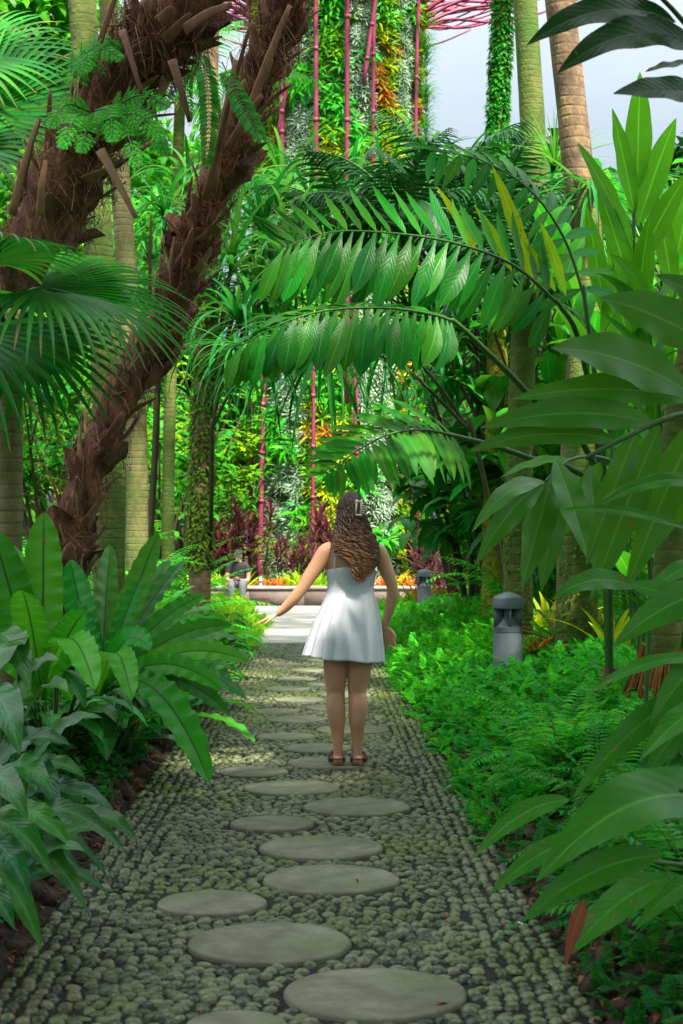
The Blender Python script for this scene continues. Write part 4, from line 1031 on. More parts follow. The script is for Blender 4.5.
def m_ginger(seed=7, H=2.6, stems=7, mat='ginger_bright', L_=.5, W_=.105, lean=.35):
    random.seed(seed); g = G()
    for i in range(stems):
        a = i*6.28/stems+random.uniform(-.4, .4); h = H*random.uniform(.7, 1.0); r = lean*h*random.uniform(.3, 1)
        o = np.array([sin(a), cos(a), 0.]); P = smooth_path([o*.08, o*(.08+r*.25)+np.array([0, 0, h*.5]), o*(.08+r)+np.array([0, 0, h])], 24)
        tube(g, P, np.linspace(.014, .006, 24), 6, 1, cap=False); m = 15; pl = random.random()*6.28
        for j in range(m):
            f = .22+.78*j/(m-1); q = f*23; i0 = min(int(q), 22); p = P[i0]+(P[i0+1]-P[i0])*(q-i0)
            az = pl+(j % 2)*pi+random.uniform(-.35, .35)
            put(g, blade(L_*random.uniform(.8, 1.1)*(.75+.25*sin(pi*f)), W_*random.uniform(.85, 1.1), 10, 4, .95+.25*f, random.uniform(.6, 1.5), fold=.22, wave=.03, kind='lance'), rz(az), p)
    return g.mesh('ginger_leaves', [M[mat], M['stem']])
def m_crown(seed=8, n=34, L_=1.0, W_=.055, mat='strap', e=(1.4, -.3), droop=(.9, 2.2), mats2='strap_light'):
    random.seed(seed); g = G()
    for i in range(n):
        f = (i+.5)/n; az = i*2.39996; e0 = e[0]+(e[1]-e[0])*f+random.uniform(-.15, .15)
        put(g, blade(L_*random.uniform(.75, 1.1), W_*random.uniform(.8, 1.15), 12, 2, e0, random.uniform(*droop), pw=1.2, fold=.35, kind='sword', side=random.uniform(-.1, .1)), rz(az), np.array([0, 0, random.uniform(-.12, .05)]), 1 if random.random() < .22 else 0)
    return g.mesh('leaf_crown', [M[mat], M[mats2]])
def m_palmcrown(seed=9, n=13, L_=2.3, mat='leaf_mid', leaf=.5, e=(1.2, -.1), droop=1.3, pairs=34, w=.04):
    random.seed(seed); g = G()
    for i in range(n):
        a = i*2.4; f0 = (i+.5)/n; e0 = e[0]+(e[1]-e[0])*f0; l = L_*random.uniform(.85, 1.1); d = droop*random.uniform(.8, 1.2)
        s = np.linspace(0, 1, 12); th = e0-d*s**1.3; y = np.concatenate([[0], np.cumsum(np.cos(th[:-1]))])*l/11; z = np.concatenate([[0], np.cumsum(np.sin(th[:-1]))])*l/11
        pinnate(g, np.stack([np.sin(a)*y, np.cos(a)*y, z], 1), (0, 0, 1), pairs, leaf, w, env=lambda f: sin(pi*(f*.8+.15))**.6, ang=(1.2, .5), hang=.35, kind='sword', ns=3, nc=1, s0=.18, rr=.02, mrach=1, rk=5, droop=.8)
    return g.mesh('palm_crown', [M[mat], M['stem']])
PR = {
 'nest': m_nest(18, 1), 'nest2': m_nest(22, 11, 1.0, .16),
 'spath': m_spath(34, 2), 'spath_pale': m_spath(26, 12, .5, .40, .13, 'pale_leaf'), 'spath_mid': m_spath(34, 13, .45, .30, .08, 'leaf_mid'),
 'fern': m_fern(), 'fern_big': m_fern(14, 31, 1.3, 'fern_green', .036, 30), 'fern_mid': m_fern(12, 32, 1.0, 'leaf_mid', .03, 26),
 'brom_lime': m_brom(), 'brom_or': m_brom(24, 41, .45, .06, 'orange_leaf'), 'brom_red': m_brom(20, 42, .45, .05, 'red_green'), 'brom_yel': m_brom(22, 43, .5, .055, 'leaf_yellow'),
 'cordy': m_cordy(), 'cordy2': m_cordy(51, 1.2, 6),
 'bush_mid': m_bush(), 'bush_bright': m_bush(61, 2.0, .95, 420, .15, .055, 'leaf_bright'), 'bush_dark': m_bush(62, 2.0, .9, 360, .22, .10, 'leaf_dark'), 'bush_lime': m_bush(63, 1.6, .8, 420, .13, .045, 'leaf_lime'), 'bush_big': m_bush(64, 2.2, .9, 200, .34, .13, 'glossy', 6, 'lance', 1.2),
 'ginger': m_ginger(), 'ginger2': m_ginger(71, 2.4, 6, 'ginger', .55, .12, .3),
 'crown': m_crown(), 'crown2': m_crown(81, 30, 1.15, .06, 'strap_light'), 'crown_droop': m_crown(82, 46, 1.35, .045, 'strap', (.7, -.6), (.9, 1.7)),
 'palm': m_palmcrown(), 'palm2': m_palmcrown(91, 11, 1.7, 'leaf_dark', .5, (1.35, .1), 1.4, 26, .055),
 'grass': m_brom(50, 44, .6, .014, 'leaf_bright'),
}
def plant(key, name, label, cat, loc, sc=1.0, rot=None, group=None, tilt=0.0):
    o = link(name, PR[key], loc=loc); o.scale = (sc,)*3
    o.rotation_euler = (random.uniform(-tilt, tilt), random.uniform(-tilt, tilt), random.random()*6.28 if rot is None else rot)
    return tag(o, label, cat, group)

# --- left bed: bird's nest ferns, leaf clumps
def nest_hero():
    t = thing('nest_fern', 'big bird\'s nest fern with wavy strap leaves reaching over the path, nearest on the left', 'fern', gp(95, 7.3, .18))
    b = at(100, 694, 7.3); g = G()
    def lf(x, y, dY, w, sag=.1, up=(0, -1, .6), b0=None, **k):
        p = at(x, y, 7.3+dY); between(g, b if b0 is None else b0, p, w, sag, up, kind='strap', ns=48, nc=8, fold=.18, wave=.055, wf=10, **k)
    lf(158, 533, .5, .13, .02); lf(185, 560, .7, .12, .06, (-.3, -.6, 1)); lf(243, 640, .5, .12, .13, (0, -.5, 1)); lf(225, 612, .9, .12, .12, (0, -.4, 1))
    lf(210, 784, -.35, .175, .30, (.2, -.7, 1)); lf(247, 700, .1, .14, .22, (0, -.4, 1)); lf(132, 700, -.6, .13, .3, (0, -.5, 1)); lf(238, 672, .3, .13, .16, (0, -.3, 1))
    lf(70, 560, .6, .15, .0, (0, -1, .2)); lf(20, 610, .6, .15, .1); lf(155, 620, 1.2, .14, .1); lf(128, 600, 1.2, .14, .05); lf(200, 735, .2, .13, .25, (0, -.3, 1)); lf(150, 650, -.3, .12, .3); lf(110, 545, .9, .11, .03, (.3, -1, .2)); lf(140, 580, .2, .10, .05, (-.2, -1, .5)); lf(205, 595, .4, .10, .10); lf(232, 625, .2, .10, .12); lf(250, 662, .0, .10, .16); lf(222, 690, -.1, .11, .22); lf(180, 725, -.2, .11, .3); lf(75, 600, .3, .11, .05, (.2, -1, .2)); lf(230, 715, .3, .10, .2); lf(170, 560, .9, .10, .05)
    linkw('leaves', g, [M['nest_fern']], t)
    t = thing('nest_fern', 'bird\'s nest fern with two tall upright strap leaves at the left edge', 'fern', gp(38, 7.0, .15))
    b2 = at(42, 700, 7.0); g = G()
    for x, y, dY, w, up, sag in ((44, 512, .1, .185, (0, -1, 0), .0), (-8, 528, .0, .19, (.25, -1, 0), .0), (22, 590, -.5, .15, (0, -1, .3), .1), (-60, 600, .2, .17, (0, -1, .4), .1), (85, 612, -.2, .14, (0, -1, .3), .1), (-30, 660, -.5, .15, (0, -.6, 1), .25), (95, 690, -.7, .15, (0, -.5, 1), .3), (10, 545, .5, .15, (0, -1, .1), .03)):
        between(g, b2, at(x, y, 7.0+dY), w, sag, up, kind='strap', ns=48, nc=8, fold=.15, wave=.055, wf=11)
    linkw('leaves', g, [M['nest_fern']], t)
nest_hero()
plant('nest', 'nest_fern', 'pale upright nest fern between the green trunk and the fibrous trunk base', 'fern', gp(86, 11.0, .25), 1.15)
plant('nest2', 'nest_fern', 'nest fern at the left path edge behind the big near one', 'fern', gp(160, 10.5, .15), .85)
plant('nest', 'nest_fern', 'nest fern behind the short green trunk left of the path', 'fern', gp(132, 13.0, .3), 1.2)

def clump_hero(label, base, tips, mat, name='leaf_clump', W_=.10, cat='plant', sag=.22, kind='lance', ns=16, nc=6, stem=True, upv=(0, -.5, 1), wave=.05, extra=0, seed=3, rad=.35, zr=(.1, .5)):
    """a plant whose main leaves run from a stem point to measured tips; tips = (base offset fraction) lists"""
    random.seed(seed)
    t = thing(name, label, cat, base); g = G(); base = np.asarray(base, float)
    for (P0, P1, w) in tips:
        P0 = np.asarray(P0); P1 = np.asarray(P1)
        between(g, P0, P1, w, sag*random.uniform(.7, 1.2), upv, kind=kind, ns=ns, nc=nc, fold=.16, wave=wave, wf=4)
        if stem: tube(g, smooth_path([base+np.array([random.gauss(0, .03), random.gauss(0, .03), 0]), (base*.6+P0*.4)+np.array([0, 0, .08]), P0], 8), .007, 6, 1, cap=False)
    for i in range(extra):
        a = random.random()*6.28; o = np.array([sin(a), cos(a), 0]); p0 = base+o*rad*random.uniform(.1, .7)+np.array([0, 0, random.uniform(*zr)])
        p1 = p0+o*random.uniform(.25, .4)+np.array([0, 0, random.uniform(-.18, .12)])
        between(g, p0, p1, W_*random.uniform(.8, 1.1), .2, upv, kind=kind, ns=12, nc=4, fold=.16, wave=wave, wf=4)
        tube(g, smooth_path([base, (base+p0)/2+np.array([0, 0, .06]), p0], 6), .006, 5, 1, cap=False)
    linkw('leaves', g, [M[mat], M['stem']], t)
A_ = at
clump_hero('dark plant with silver-streaked leaves leaning over the path at the lower left edge', gp(10, 5.6, .0),
    [(A_(20, 650, 5.6), A_(-20, 700, 5.2), .15), (A_(5, 735, 5.6), A_(58, 660, 5.5), .13), (A_(20, 735, 5.6), A_(68, 692, 5.4), .12), (A_(30, 765, 5.6), A_(102, 718, 5.6), .08), (A_(20, 800, 5.5), A_(115, 812, 5.3), .09),
     (A_(10, 790, 5.5), A_(85, 778, 5.4), .10), (A_(-10, 770, 5.2), A_(70, 745, 5.2), .12), (A_(15, 770, 5.3), A_(60, 812, 5.0), .11), (A_(-20, 700, 5.3), A_(20, 755, 4.9), .14), (A_(-10, 640, 5.7), A_(30, 690, 5.3), .13), (A_(-10, 790, 5.1), A_(50, 790, 4.9), .12)], 'pale_leaf', extra=16, seed=5)
clump_hero('dark glossy broad-leaved plant drooping to the path at the bottom left corner', gp(-25, 4.9, .0),
    [(A_(5, 850, 4.9), A_(88, 912, 4.8), .09), (A_(-10, 870, 4.8), A_(42, 950, 4.6), .08), (A_(-5, 815, 4.9), A_(72, 848, 4.8), .10), (A_(-25, 825, 4.7), A_(52, 875, 4.6), .10), (A_(-20, 840, 4.6), A_(30, 900, 4.4), .10), (A_(-40, 800, 4.8), A_(28, 820, 4.5), .12), (A_(-40, 880, 4.5), A_(15, 930, 4.3), .09), (A_(0, 840, 5.0), A_(80, 870, 5.0), .09)], 'pale_leaf', extra=16, seed=6)
for (px, Y, sc, k, lb) in ((50, 8.6, 1.25, 'spath', 'dark glossy leaf clump between the two nearest nest ferns'), (120, 9.4, 1.0, 'spath', 'dark glossy leaf clump just behind the big nest fern'), (178, 11.8, 1.0, 'spath_mid', 'low leaf clump at the left path edge level with the woman'),
      (150, 12.6, 1.2, 'spath', 'dark leaf clump under the short green trunk'), (196, 13.6, 1.0, 'spath', 'glossy leaf clump beside the path left of the woman\'s knees'), (165, 15, 1.25, 'spath_mid', 'green leaf clump in front of the moss trunk'), (210, 16, 1.15, 'spath', 'glossy leaf clump by the path left of the woman\'s outstretched hand'),
      (188, 17, 1.3, 'spath_mid', 'green leaf clump at the foot of the moss trunk'), (226, 18.6, 1.0, 'spath_mid', 'glossy leaf clump nearest the lime ground cover'), (110, 14, 1.4, 'spath', 'dark leaf clump beneath the leaning fibrous palm'), (70, 13, 1.4, 'spath_mid', 'leaf clump left of the fibrous palm base'), (20, 11, 1.5, 'spath', 'dark leaf clump at the foot of the ringed trunk on the left edge'),
      (150, 18, 1.5, 'spath_mid', 'bright leaf clump left of the moss trunk'), (100, 9, 1.1, 'spath_pale', 'streaky-leaved clump behind the two tall nest fern leaves'), (226, 21.5, .9, 'spath_mid', 'leaf clump right below the seated man')):
    plant(k, 'leaf_clump', lb, 'plant', gp(px, Y, .02), sc, group='leaf clumps in the left bed')
for (px, Y, sc, k, lb) in ((130, 15.5, 1.2, 'fern_big', 'bright fern behind the green trunk on the left'), (160, 20, 1.3, 'fern_big', 'light fern left of the moss trunk'), (60, 16, 1.4, 'fern_big', 'bright fern left of the fibrous palm trunk'), (185, 24, 1.1, 'fern_big', 'fern behind the foot of the moss trunk'), (30, 19, 1.4, 'fern_mid', 'fern near the left edge behind the trunks'), (100, 22, 1.5, 'fern_big', 'far bright fern between the two green trunks')):
    plant(k, 'fern', lb, 'fern', gp(px, Y, .05), sc, group='ferns in the left bed')

# --- planter bed plants around the tower
for (px, Y, sc, lb) in ((222, 37, 1.5, 'tall dark red cordyline left of the seated man'), (247, 37.5, 1.7, 'dark red cordyline right above the seated man'), (286, 37.2, 1.15, 'dark red cordyline left of the woman\'s head, behind the orange bromeliads'), (311, 37.4, 1.3, 'dark red cordyline touching the left outline of the woman\'s hair'), (325, 38.3, 1.75, 'dark red cordyline just above the woman\'s left shoulder'), (210, 38.5, 1.4, 'dark red cordyline beside the moss trunk'), (432, 30.6, 1.45, 'dark red cordyline behind the far bollard light'), (420, 38, 1.4, 'dark red cordyline right of the woman behind the orange rosettes'), ):
    plant('cordy2' if sc > 1.45 else 'cordy', 'cordyline', lb, 'cordyline', gp(px, Y, -.02), sc, group='red cordylines at the foot of the tower')
for i, (px, Y, sc, k, lb) in enumerate(((268, 35.6, 1.1, 'brom_or', 'orange bromeliad at the left end of the planter beside the bottle'), (280, 35.7, 1.2, 'brom_or', 'orange bromeliad second from the bottle'), (291, 35.8, 1.4, 'brom_lime', 'yellow-green bromeliad in the middle of the planter'), (302, 35.7, 1.3, 'brom_yel', 'yellow bromeliad near the woman\'s left arm'), (313, 35.9, 1.4, 'brom_lime', 'yellow-green bromeliad beside the woman\'s shoulder'), (322, 36.3, 1.5, 'brom_lime', 'tall yellow-green bromeliad behind the woman\'s shoulder'), (298, 36.6, 1.6, 'brom_lime', 'large lime bromeliad below the red cordylines'), (385, 35.8, 1.3, 'brom_or', 'orange bromeliad right of the woman\'s arm'), (398, 35.9, 1.4, 'brom_yel', 'yellow bromeliad between the woman and the far bollard light'), (410, 35.7, 1.4, 'brom_or', 'orange-red rosette left of the far bollard light'), (245, 36.2, 1.4, 'brom_yel', 'yellow-green bromeliad behind the seated man'), (205, 35.9, 1.5, 'brom_lime', 'lime bromeliad by the moss trunk'), (190, 36, 1.6, 'brom_yel', 'yellow bromeliad left of the moss trunk'), (222, 35.8, 1.4, 'brom_lime', 'lime bromeliad left of the seated man'), (440, 34, 1.4, 'brom_red', 'red-green rosette behind the far bollard light'), (455, 33, 1.4, 'brom_yel', 'yellow-green rosette right of the red cordyline'))):
    if 28.2 < Y < 34.9: Y = 35.6
    plant(k, 'bromeliad', lb, 'bromeliad', gp(px, Y, -.02), sc*.95, group='bromeliads in the planter')
for (px, Y, sc, k, lb) in ((565, 12.6, 1.3, 'brom_red', 'red and green striped rosette right of the near bollard light'), (535, 12.4, .55, 'brom_or', 'small orange shoot beside the near bollard light'), (590, 13.5, 1.2, 'brom_red', 'red-green rosette farther right under the big leaves'), (418, 26.5, 1.6, 'brom_or', 'orange-red rosette cluster left behind the far bollard light'), (443, 27, 1.4, 'brom_or', 'orange rosette behind the far bollard light'), (548, 14.5, 1.3, 'brom_yel', 'yellow-green rosette behind the striped one'), (612, 12.0, 1.2, 'brom_yel', 'yellow-green rosette near the orange root trunk'), (395, 27.5, 1.2, 'brom_lime', 'lime rosette by the woman\'s right elbow')):
    plant(k, 'bromeliad', lb, 'bromeliad', gp(px, Y, .22 if Y < 20 else .1), sc, group='rosettes in the right bed')
# two slabs of low plants on either side behind the planter and along the plaza
for (px, Y, sc, k, lb) in ((468, 27.5, .8, 'fern_big', 'fern right of the far bollard light'), (482, 21, .75, 'fern_big', 'light fern between the two bollard lights'), (500, 22, 1.2, 'fern', 'small bright fern behind the near bollard light'), (535, 16.5, 1.2, 'fern_big', 'fern behind the near bollard light at the trunk foot'), (600, 15, 1.2, 'fern_mid', 'fern right of the mossy trunks'), (560, 19, 1.5, 'fern_big', 'far fern between the mossy trunks'), (640, 13, 1.2, 'fern_mid', 'dark fern at the right edge'), (650, 5.6, .62, 'fern_mid', 'low fern under the broad leaves at the lower right'), (700, 4.6, .7, 'fern_mid', 'dark fern in the bottom right corner'), (600, 6.6, .6, 'fern_mid', 'low fern beside the bare bed edge on the right'), (560, 7.6, .6, 'fern_big', 'small fern rising from the ground cover at the right path edge')):
    plant(k, 'fern', lb, 'fern', gp(px, Y, .12), sc, group='ferns in the right bed')
fill = [  # (px, Y, scale, proto, label)
 (232, 39.5, 1.7, 'bush_bright', 'leafy bush filling the gap between the moss trunk and the lower left pink rib'), (215, 41, 2.6, 'bush_lime', 'tall yellow-green bush left of the lower left pink rib'), (190, 40, 2.6, 'bush_bright', 'tall bright bush behind the moss trunk'),
 (8, 24, 2.2, 'bush_bright', 'bright bush at the far left edge'), (45, 21, 1.7, 'bush_mid', 'green bush left of the fibrous palm'), (80, 26, 2.2, 'bush_lime', 'yellow-green bush behind the fibrous palm trunk'), (120, 30, 2.4, 'bush_bright', 'bright bush seen between the two green trunks'), (160, 26, 1.8, 'bush_bright', 'bright bush left of the moss trunk'), (182, 33, 2.4, 'bush_mid', 'green bush behind the moss trunk'), (150, 38, 3.0, 'bush_lime', 'sunlit bush far behind the left trunks'), (268, 38.6, .75, 'bush_lime', 'lime shrub in front of the silver tower panel between the red cordylines'), (300, 38.9, .8, 'bush_bright', 'bright shrub between the two cordylines left of the woman\'s head'), (232, 38.8, .8, 'bush_lime', 'lime shrub behind the seated man'), (205, 39, 1.5, 'bush_bright', 'bright bush at the left side of the tower'), (170, 44, 2.6, 'bush_mid', 'tall bush left of the tower'), (10, 33, 3.0, 'bush_mid', 'tall bush at the left edge behind the palm'), (60, 36, 3.2, 'bush_bright', 'tall bright bush behind the leaning palm'), (110, 42, 3.6, 'bush_mid', 'far tall bush on the left'), (-40, 26, 2.6, 'bush_dark', 'dark bush outside the left edge'), (-90, 20, 2.2, 'bush_mid', 'bush left of the palm outside the picture'),
 (458, 40, 1.4, 'bush_bright', 'bright bush at the right side of the tower'), (468, 44, 2.4, 'bush_lime', 'lime bush right behind the tower'), (475, 31, 1.4, 'bush_lime', 'lime shrub behind the fern on the right'), (470, 38, 2.6, 'bush_mid', 'green bush right of the red cordyline'), (505, 34, 2.6, 'bush_bright', 'bright bush beside the yellow mossy trunk'), (535, 28, 2.4, 'bush_mid', 'green bush between the mossy trunks'), (470, 24, 1.1, 'bush_bright', 'low bright shrub right of the far bollard light'), (575, 24, 2.2, 'bush_dark', 'dark bush behind the leaning trunk'), (610, 20, 2.0, 'bush_mid', 'green bush behind the hanging leaves'), (650, 18, 1.9, 'bush_dark', 'dark bush at the right edge'), (620, 30, 3.0, 'bush_bright', 'tall bright bush on the right'), (680, 25, 2.6, 'bush_mid', 'tall bush at the far right edge'), (560, 38, 3.4, 'bush_mid', 'far tall bush right of centre'), (510, 44, 3.4, 'bush_dark', 'far dark bush right of the tower'), (730, 18, 2.2, 'bush_mid', 'bush outside the right edge'),
 (500, 19, 1.75, 'bush_big', 'large-leaved bush beside the yellow mossy trunk'), (470, 20, 1.6, 'bush_big', 'large-leaved bush under the middle palm frond'), (540, 17, 1.8, 'bush_big', 'large-leaved bush behind the leaning trunk'), (590, 16, 1.6, 'bush_big', 'large-leaved bush behind the big hanging leaves'), (640, 15, 1.7, 'bush_big', 'large-leaved bush at the right below the ginger'), (520, 25, 2.3, 'bush_big', 'tall large-leaved bush in the middle right'), (455, 27, 1.9, 'bush_big', 'large-leaved bush right of the tower foot'),
 (560, 20, 2.0, 'bush_big', 'tall large-leaved bush left of the main leaning trunk'), (490, 30, 2.8, 'bush_big', 'far large-leaved bush right of the tower')]
for (px, Y, sc, k, lb) in fill:
    if 28.2 < Y < 34.9: Y = 36
    plant(k, 'shrub', lb, 'shrub', gp(px, Y, 0), sc, group='shrubs around the clearing')

# --- straight and leaning trunks
def crown_on(t, key, top, sc=1.0, name='crown'):
    o = link(name, PR[key], t, loc=np.asarray(top)-np.array(t.location)); o.scale = (sc,)*3; o.rotation_euler = (0, 0, random.random()*6); return o
def trunk_tree(label, pts, wpx, mat, name='palm_tree', cat='palm tree', crown='palm', csc=1.0, ztop=9.0, growth=None, rough=.03, group=None, flare=1.25):
    P = [at(*p) for p in pts]; Yb = pts[0][2]; base = np.array([P[0][0], P[0][1], ground(P[0][0], P[0][1])-.05])
    d = nrm(P[-1]-P[-2]); k = (ztop-P[-1][2])/max(.3, d[2])
    if k > 0: P.append(P[-1]+d*k)
    if P[0][2] > base[2]+.1: P.insert(0, base)
    t = thing(name, label, cat, base, group=group)
    n = 60; Q = smooth_path(P, n); w = np.interp(np.linspace(0, 1, n), np.linspace(0, 1, len(wpx)), [a*Yb/FPX/2 for a in wpx]); w[:4] *= np.linspace(flare, 1, 4)
    w = w*(1+rough*np.array([noise.noise((i*.5, Yb, 0)) for i in range(n)]))
    g = G(); tube(g, Q, w, 20, 0); linkw('trunk', g, [M[mat]], t)
    if growth:
        mt, cnt, sz, lo, hi = growth; g = G()
        for i in range(cnt):
            q = random.uniform(lo, hi)*(n-1); j = min(int(q), n-2); p = Q[j]+(Q[j+1]-Q[j])*(q-j); a = random.random()*6.28; o = np.array([cos(a), sin(a), random.uniform(-.6, .3)])
            put(g, blade(sz*random.uniform(.5, 1.3), sz*.6, 2, 1, 0, 1.2, kind='lance'), frame(o), p+np.array([cos(a), sin(a), 0])*w[j]*.97)
        linkw('climbing_leaves', g, [M[mt]], t)
    if crown: crown_on(t, crown, Q[-1], csc)
    return t, Q, w
trunk_tree('ringed brown palm trunk at the left edge under the big fan leaves', [(8, 640, 8.2), (10, 500, 8.2), (10, 310, 8.2)], [27, 26, 25], 'bark', crown=None, ztop=2.4)
trunk_tree('green ringed palm trunk rising behind the fibrous leaning palm', [(109, 605, 12), (109, 440, 12), (97, 220, 12.2), (82, 0, 12.5)], [34, 31, 29, 29], 'bark_green', ztop=10.5, csc=1.2)
trunk_tree('pale ringed palm trunk seen right of the green one, farther back', [(137, 540, 16), (135, 400, 16), (118, 150, 16), (108, 0, 16)], [24, 22, 19, 17], 'bark', ztop=11, csc=1.1)
trunk_tree('slim trunk with a moss sleeve above and bare yellow-brown bark below, left of the path', [(200, 562, 18), (204, 370, 18), (209, 150, 18), (212, 0, 18)], [23, 21, 16, 13], 'bark_warm', ztop=15, csc=.9, growth=('moss', 2600, .07, .19, .5))
trunk_tree('dark thin palm trunk deep in the shade left of the moss trunk', [(168, 520, 24), (170, 400, 24), (175, 250, 24)], [13, 12, 11], 'bark_green', ztop=8, csc=1.0, crown='palm')
trunk_tree('ivy-covered slim green trunk against the sky', [(490, 560, 24), (494, 300, 24), (497, 140, 24), (503, 0, 24)], [20, 18, 17, 17], 'bark_green', ztop=13, csc=1.2, growth=('leaf_mid', 5200, .10, .4, 1.0))
trunk_tree('greenish brown palm trunk against the sky, between the ivy trunk and the leaning trunk', [(545, 560, 21), (540, 300, 21), (534, 150, 21), (525, 0, 21)], [30, 27, 25, 22], 'bark_green', ztop=13, csc=1.2)
trunk_tree('tall leaning brown palm trunk, the thickest against the sky on the right', [(572, 600, 13), (578, 420, 13), (588, 300, 13), (576, 150, 13), (560, 0, 13)], [34, 32, 33, 30, 29], 'bark_warm', ztop=10.5, csc=1.25, group=None)
trunk_tree('trunk covered in yellow moss, right of the middle fern frond', [(494, 540, 17), (496, 450, 17), (498, 300, 17.5)], [24, 23, 21], 'bark_gold', ztop=4.0, csc=.8, growth=('moss', 1500, .045, 0, 1), crown='palm2')
trunk_tree('mossy brown trunk just behind the near bollard light', [(518, 610, 13.5), (518, 500, 13.5), (522, 380, 13.6)], [33, 28, 24], 'bark_green', ztop=3.5, crown='palm2', csc=.7, growth=('moss', 500, .04, 0, .6))
trunk_tree('broad mossy trunk behind the hanging leaves right of the near bollard light', [(577, 600, 12.2), (580, 500, 12.2), (584, 380, 12.4)], [46, 36, 30], 'bark_green', ztop=4.2, crown='crown_droop', csc=.8, growth=('moss', 500, .04, 0, .5))
# right edge palm with orange roots
t_, Q_, w_ = trunk_tree('ringed palm trunk at the right edge standing on a mat of orange roots', [(655, 705, 8.5), (668, 600, 8.4), (675, 450, 8.3), (702, 300, 8.2), (730, 100, 8.2)], [44, 34, 30, 28, 28], 'bark_green', ztop=7.5, csc=1.1)
g = G()
for i in range(900):
    a = random.random()*6.28; r = .10+.03*random.random(); z1 = random.uniform(.1, .55); p = np.array([Q_[0][0]+.02, Q_[0][1], ground(Q_[0][0], 8.5)]); o = np.array([cos(a), sin(a), 0])
    P = smooth_path([p+o*(r*1.0)+np.array([0.03, 0, z1]), p+o*(r*1.25+.03)+np.array([0, 0, z1*.5]), p+o*(r*1.6+.10*random.random())], 7); P += rng.normal(0, .004, P.shape); tube(g, P, .005, 4, 0, cap=False)
linkw('root_mat', g, [M['root_orange']], t_)

# --- fibrous palms with old leaf bases
def fibrous(label, pts, wpx, boots, fibres, crown, csc, ztop, seed, stubs=()):
    random.seed(seed)
    t, Q, w = trunk_tree(label, pts, wpx, 'fibre', crown=crown, csc=csc, ztop=ztop, rough=.35, name='fibrous_palm')
    n = len(Q); T = np.gradient(Q, axis=0)
    def P_at(f):
        q = f*(n-1); j = min(int(q), n-2); return Q[j]+(Q[j+1]-Q[j])*(q-j), nrm(T[j]), w[j]
    g = G()
    for i in range(boots):
        f = (i+random.random())/boots*.97; p, tt, r = P_at(f); a = i*2.4; fr = frame(tt, (0, -1, .1)); o = fr[:, 0]*cos(a)+fr[:, 2]*sin(a)
        l = random.uniform(.14, .36); wd = random.uniform(.03, .075)
        p0 = p+o*r*.7; p1 = p+o*(r+.03)+tt*l*.45; p2 = p+o*(r+random.uniform(.06, .17))+tt*l
        tube(g, smooth_path([p0, p1, p2], 7), np.array([(wd*1.5, .012), (wd*1.4, .012), (wd*1.1, .010), (wd*.85, .009), (wd*.65, .008), (wd*.5, .007), (wd*.35*random.uniform(.3, 1), .004)]), 8, 0, up=o)
    for (a0, a1, wd) in stubs:
        P = smooth_path([a0, (np.asarray(a0)+np.asarray(a1))/2+np.array([0, -.03, .01]), a1], 8); tube(g, P, np.linspace(1, .45, 8)[:, None]*np.array([[wd*.8, wd*.2]]), 10, 0, up=(0, -1, 0))
    linkw('leaf_bases', g, [M['boot']], t, )
    g = G()
    for i in range(fibres):
        f = random.uniform(.02, .98); p, tt, r = P_at(f); a = random.random()*6.28; fr = frame(tt, (0, -1, .1)); o = fr[:, 0]*cos(a)+fr[:, 2]*sin(a)
        p0 = p+o*r*random.uniform(.95, 1.15); l = random.uniform(.08, .32); s2 = fr[:, 0]*-sin(a)+fr[:, 2]*cos(a)
        d = tt*random.uniform(-.8, .8)+s2*random.uniform(-.9, .9)+o*.15
        Pp = smooth_path([p0, p0+d*l*.5+o*.03+rng.normal(0, .015, 3), p0+d*l*.8+np.array([0, 0, -l*.35])+rng.normal(0, .02, 3)], 7); tube(g, Pp, random.uniform(.0012, .0026), 3, 0, cap=False)
    linkw('fibre_strands', g, [M['hairfibre']], t)
    # matted sheath cloth
    g = G()
    for i in range(boots//2):
        f = random.uniform(.05, .95); p, tt, r = P_at(f); a = random.random()*6.28; fr = frame(tt, (0, -1, .1)); o = fr[:, 0]*cos(a)+fr[:, 2]*sin(a)
        B = blade(random.uniform(.2, .4), random.uniform(.15, .28), 8, 6, .15, random.uniform(-.4, .6), fold=-.45, wave=.16, wf=2, kind='paddle'); put(g, B, frame(tt*.9+o*.35+np.array([0, 0, -.1]), o), p+o*r*.8)
    linkw('sheath_cloth', g, [M['fibre']], t)
    return t, Q, w
fibrous('leaning palm wrapped in reddish brown fibre and old leaf bases, left of the path', [(62, 600, 11), (72, 530, 11), (100, 445, 11), (135, 375, 11), (160, 330, 11), (182, 275, 10.9), (198, 230, 10.8), (218, 180, 10.7), (245, 110, 10.6), (272, 40, 10.5), (290, -15, 10.4)],
        [34, 36, 38, 31, 27, 33, 28, 26, 31, 34, 35], 100, 2300, 'palm', 1.1, 7.2, 21,
        stubs=[(at(212, 190, 10.5), at(236, 60, 10.2), .045), (at(228, 150, 10.4), at(262, 95, 10.2), .04), (at(250, 110, 10.3), at(290, 5, 10.1), .04), (at(150, 300, 10.7), at(151, 215, 10.6), .018), (at(205, 200, 10.5), at(250, 25, 10.0), .03)])
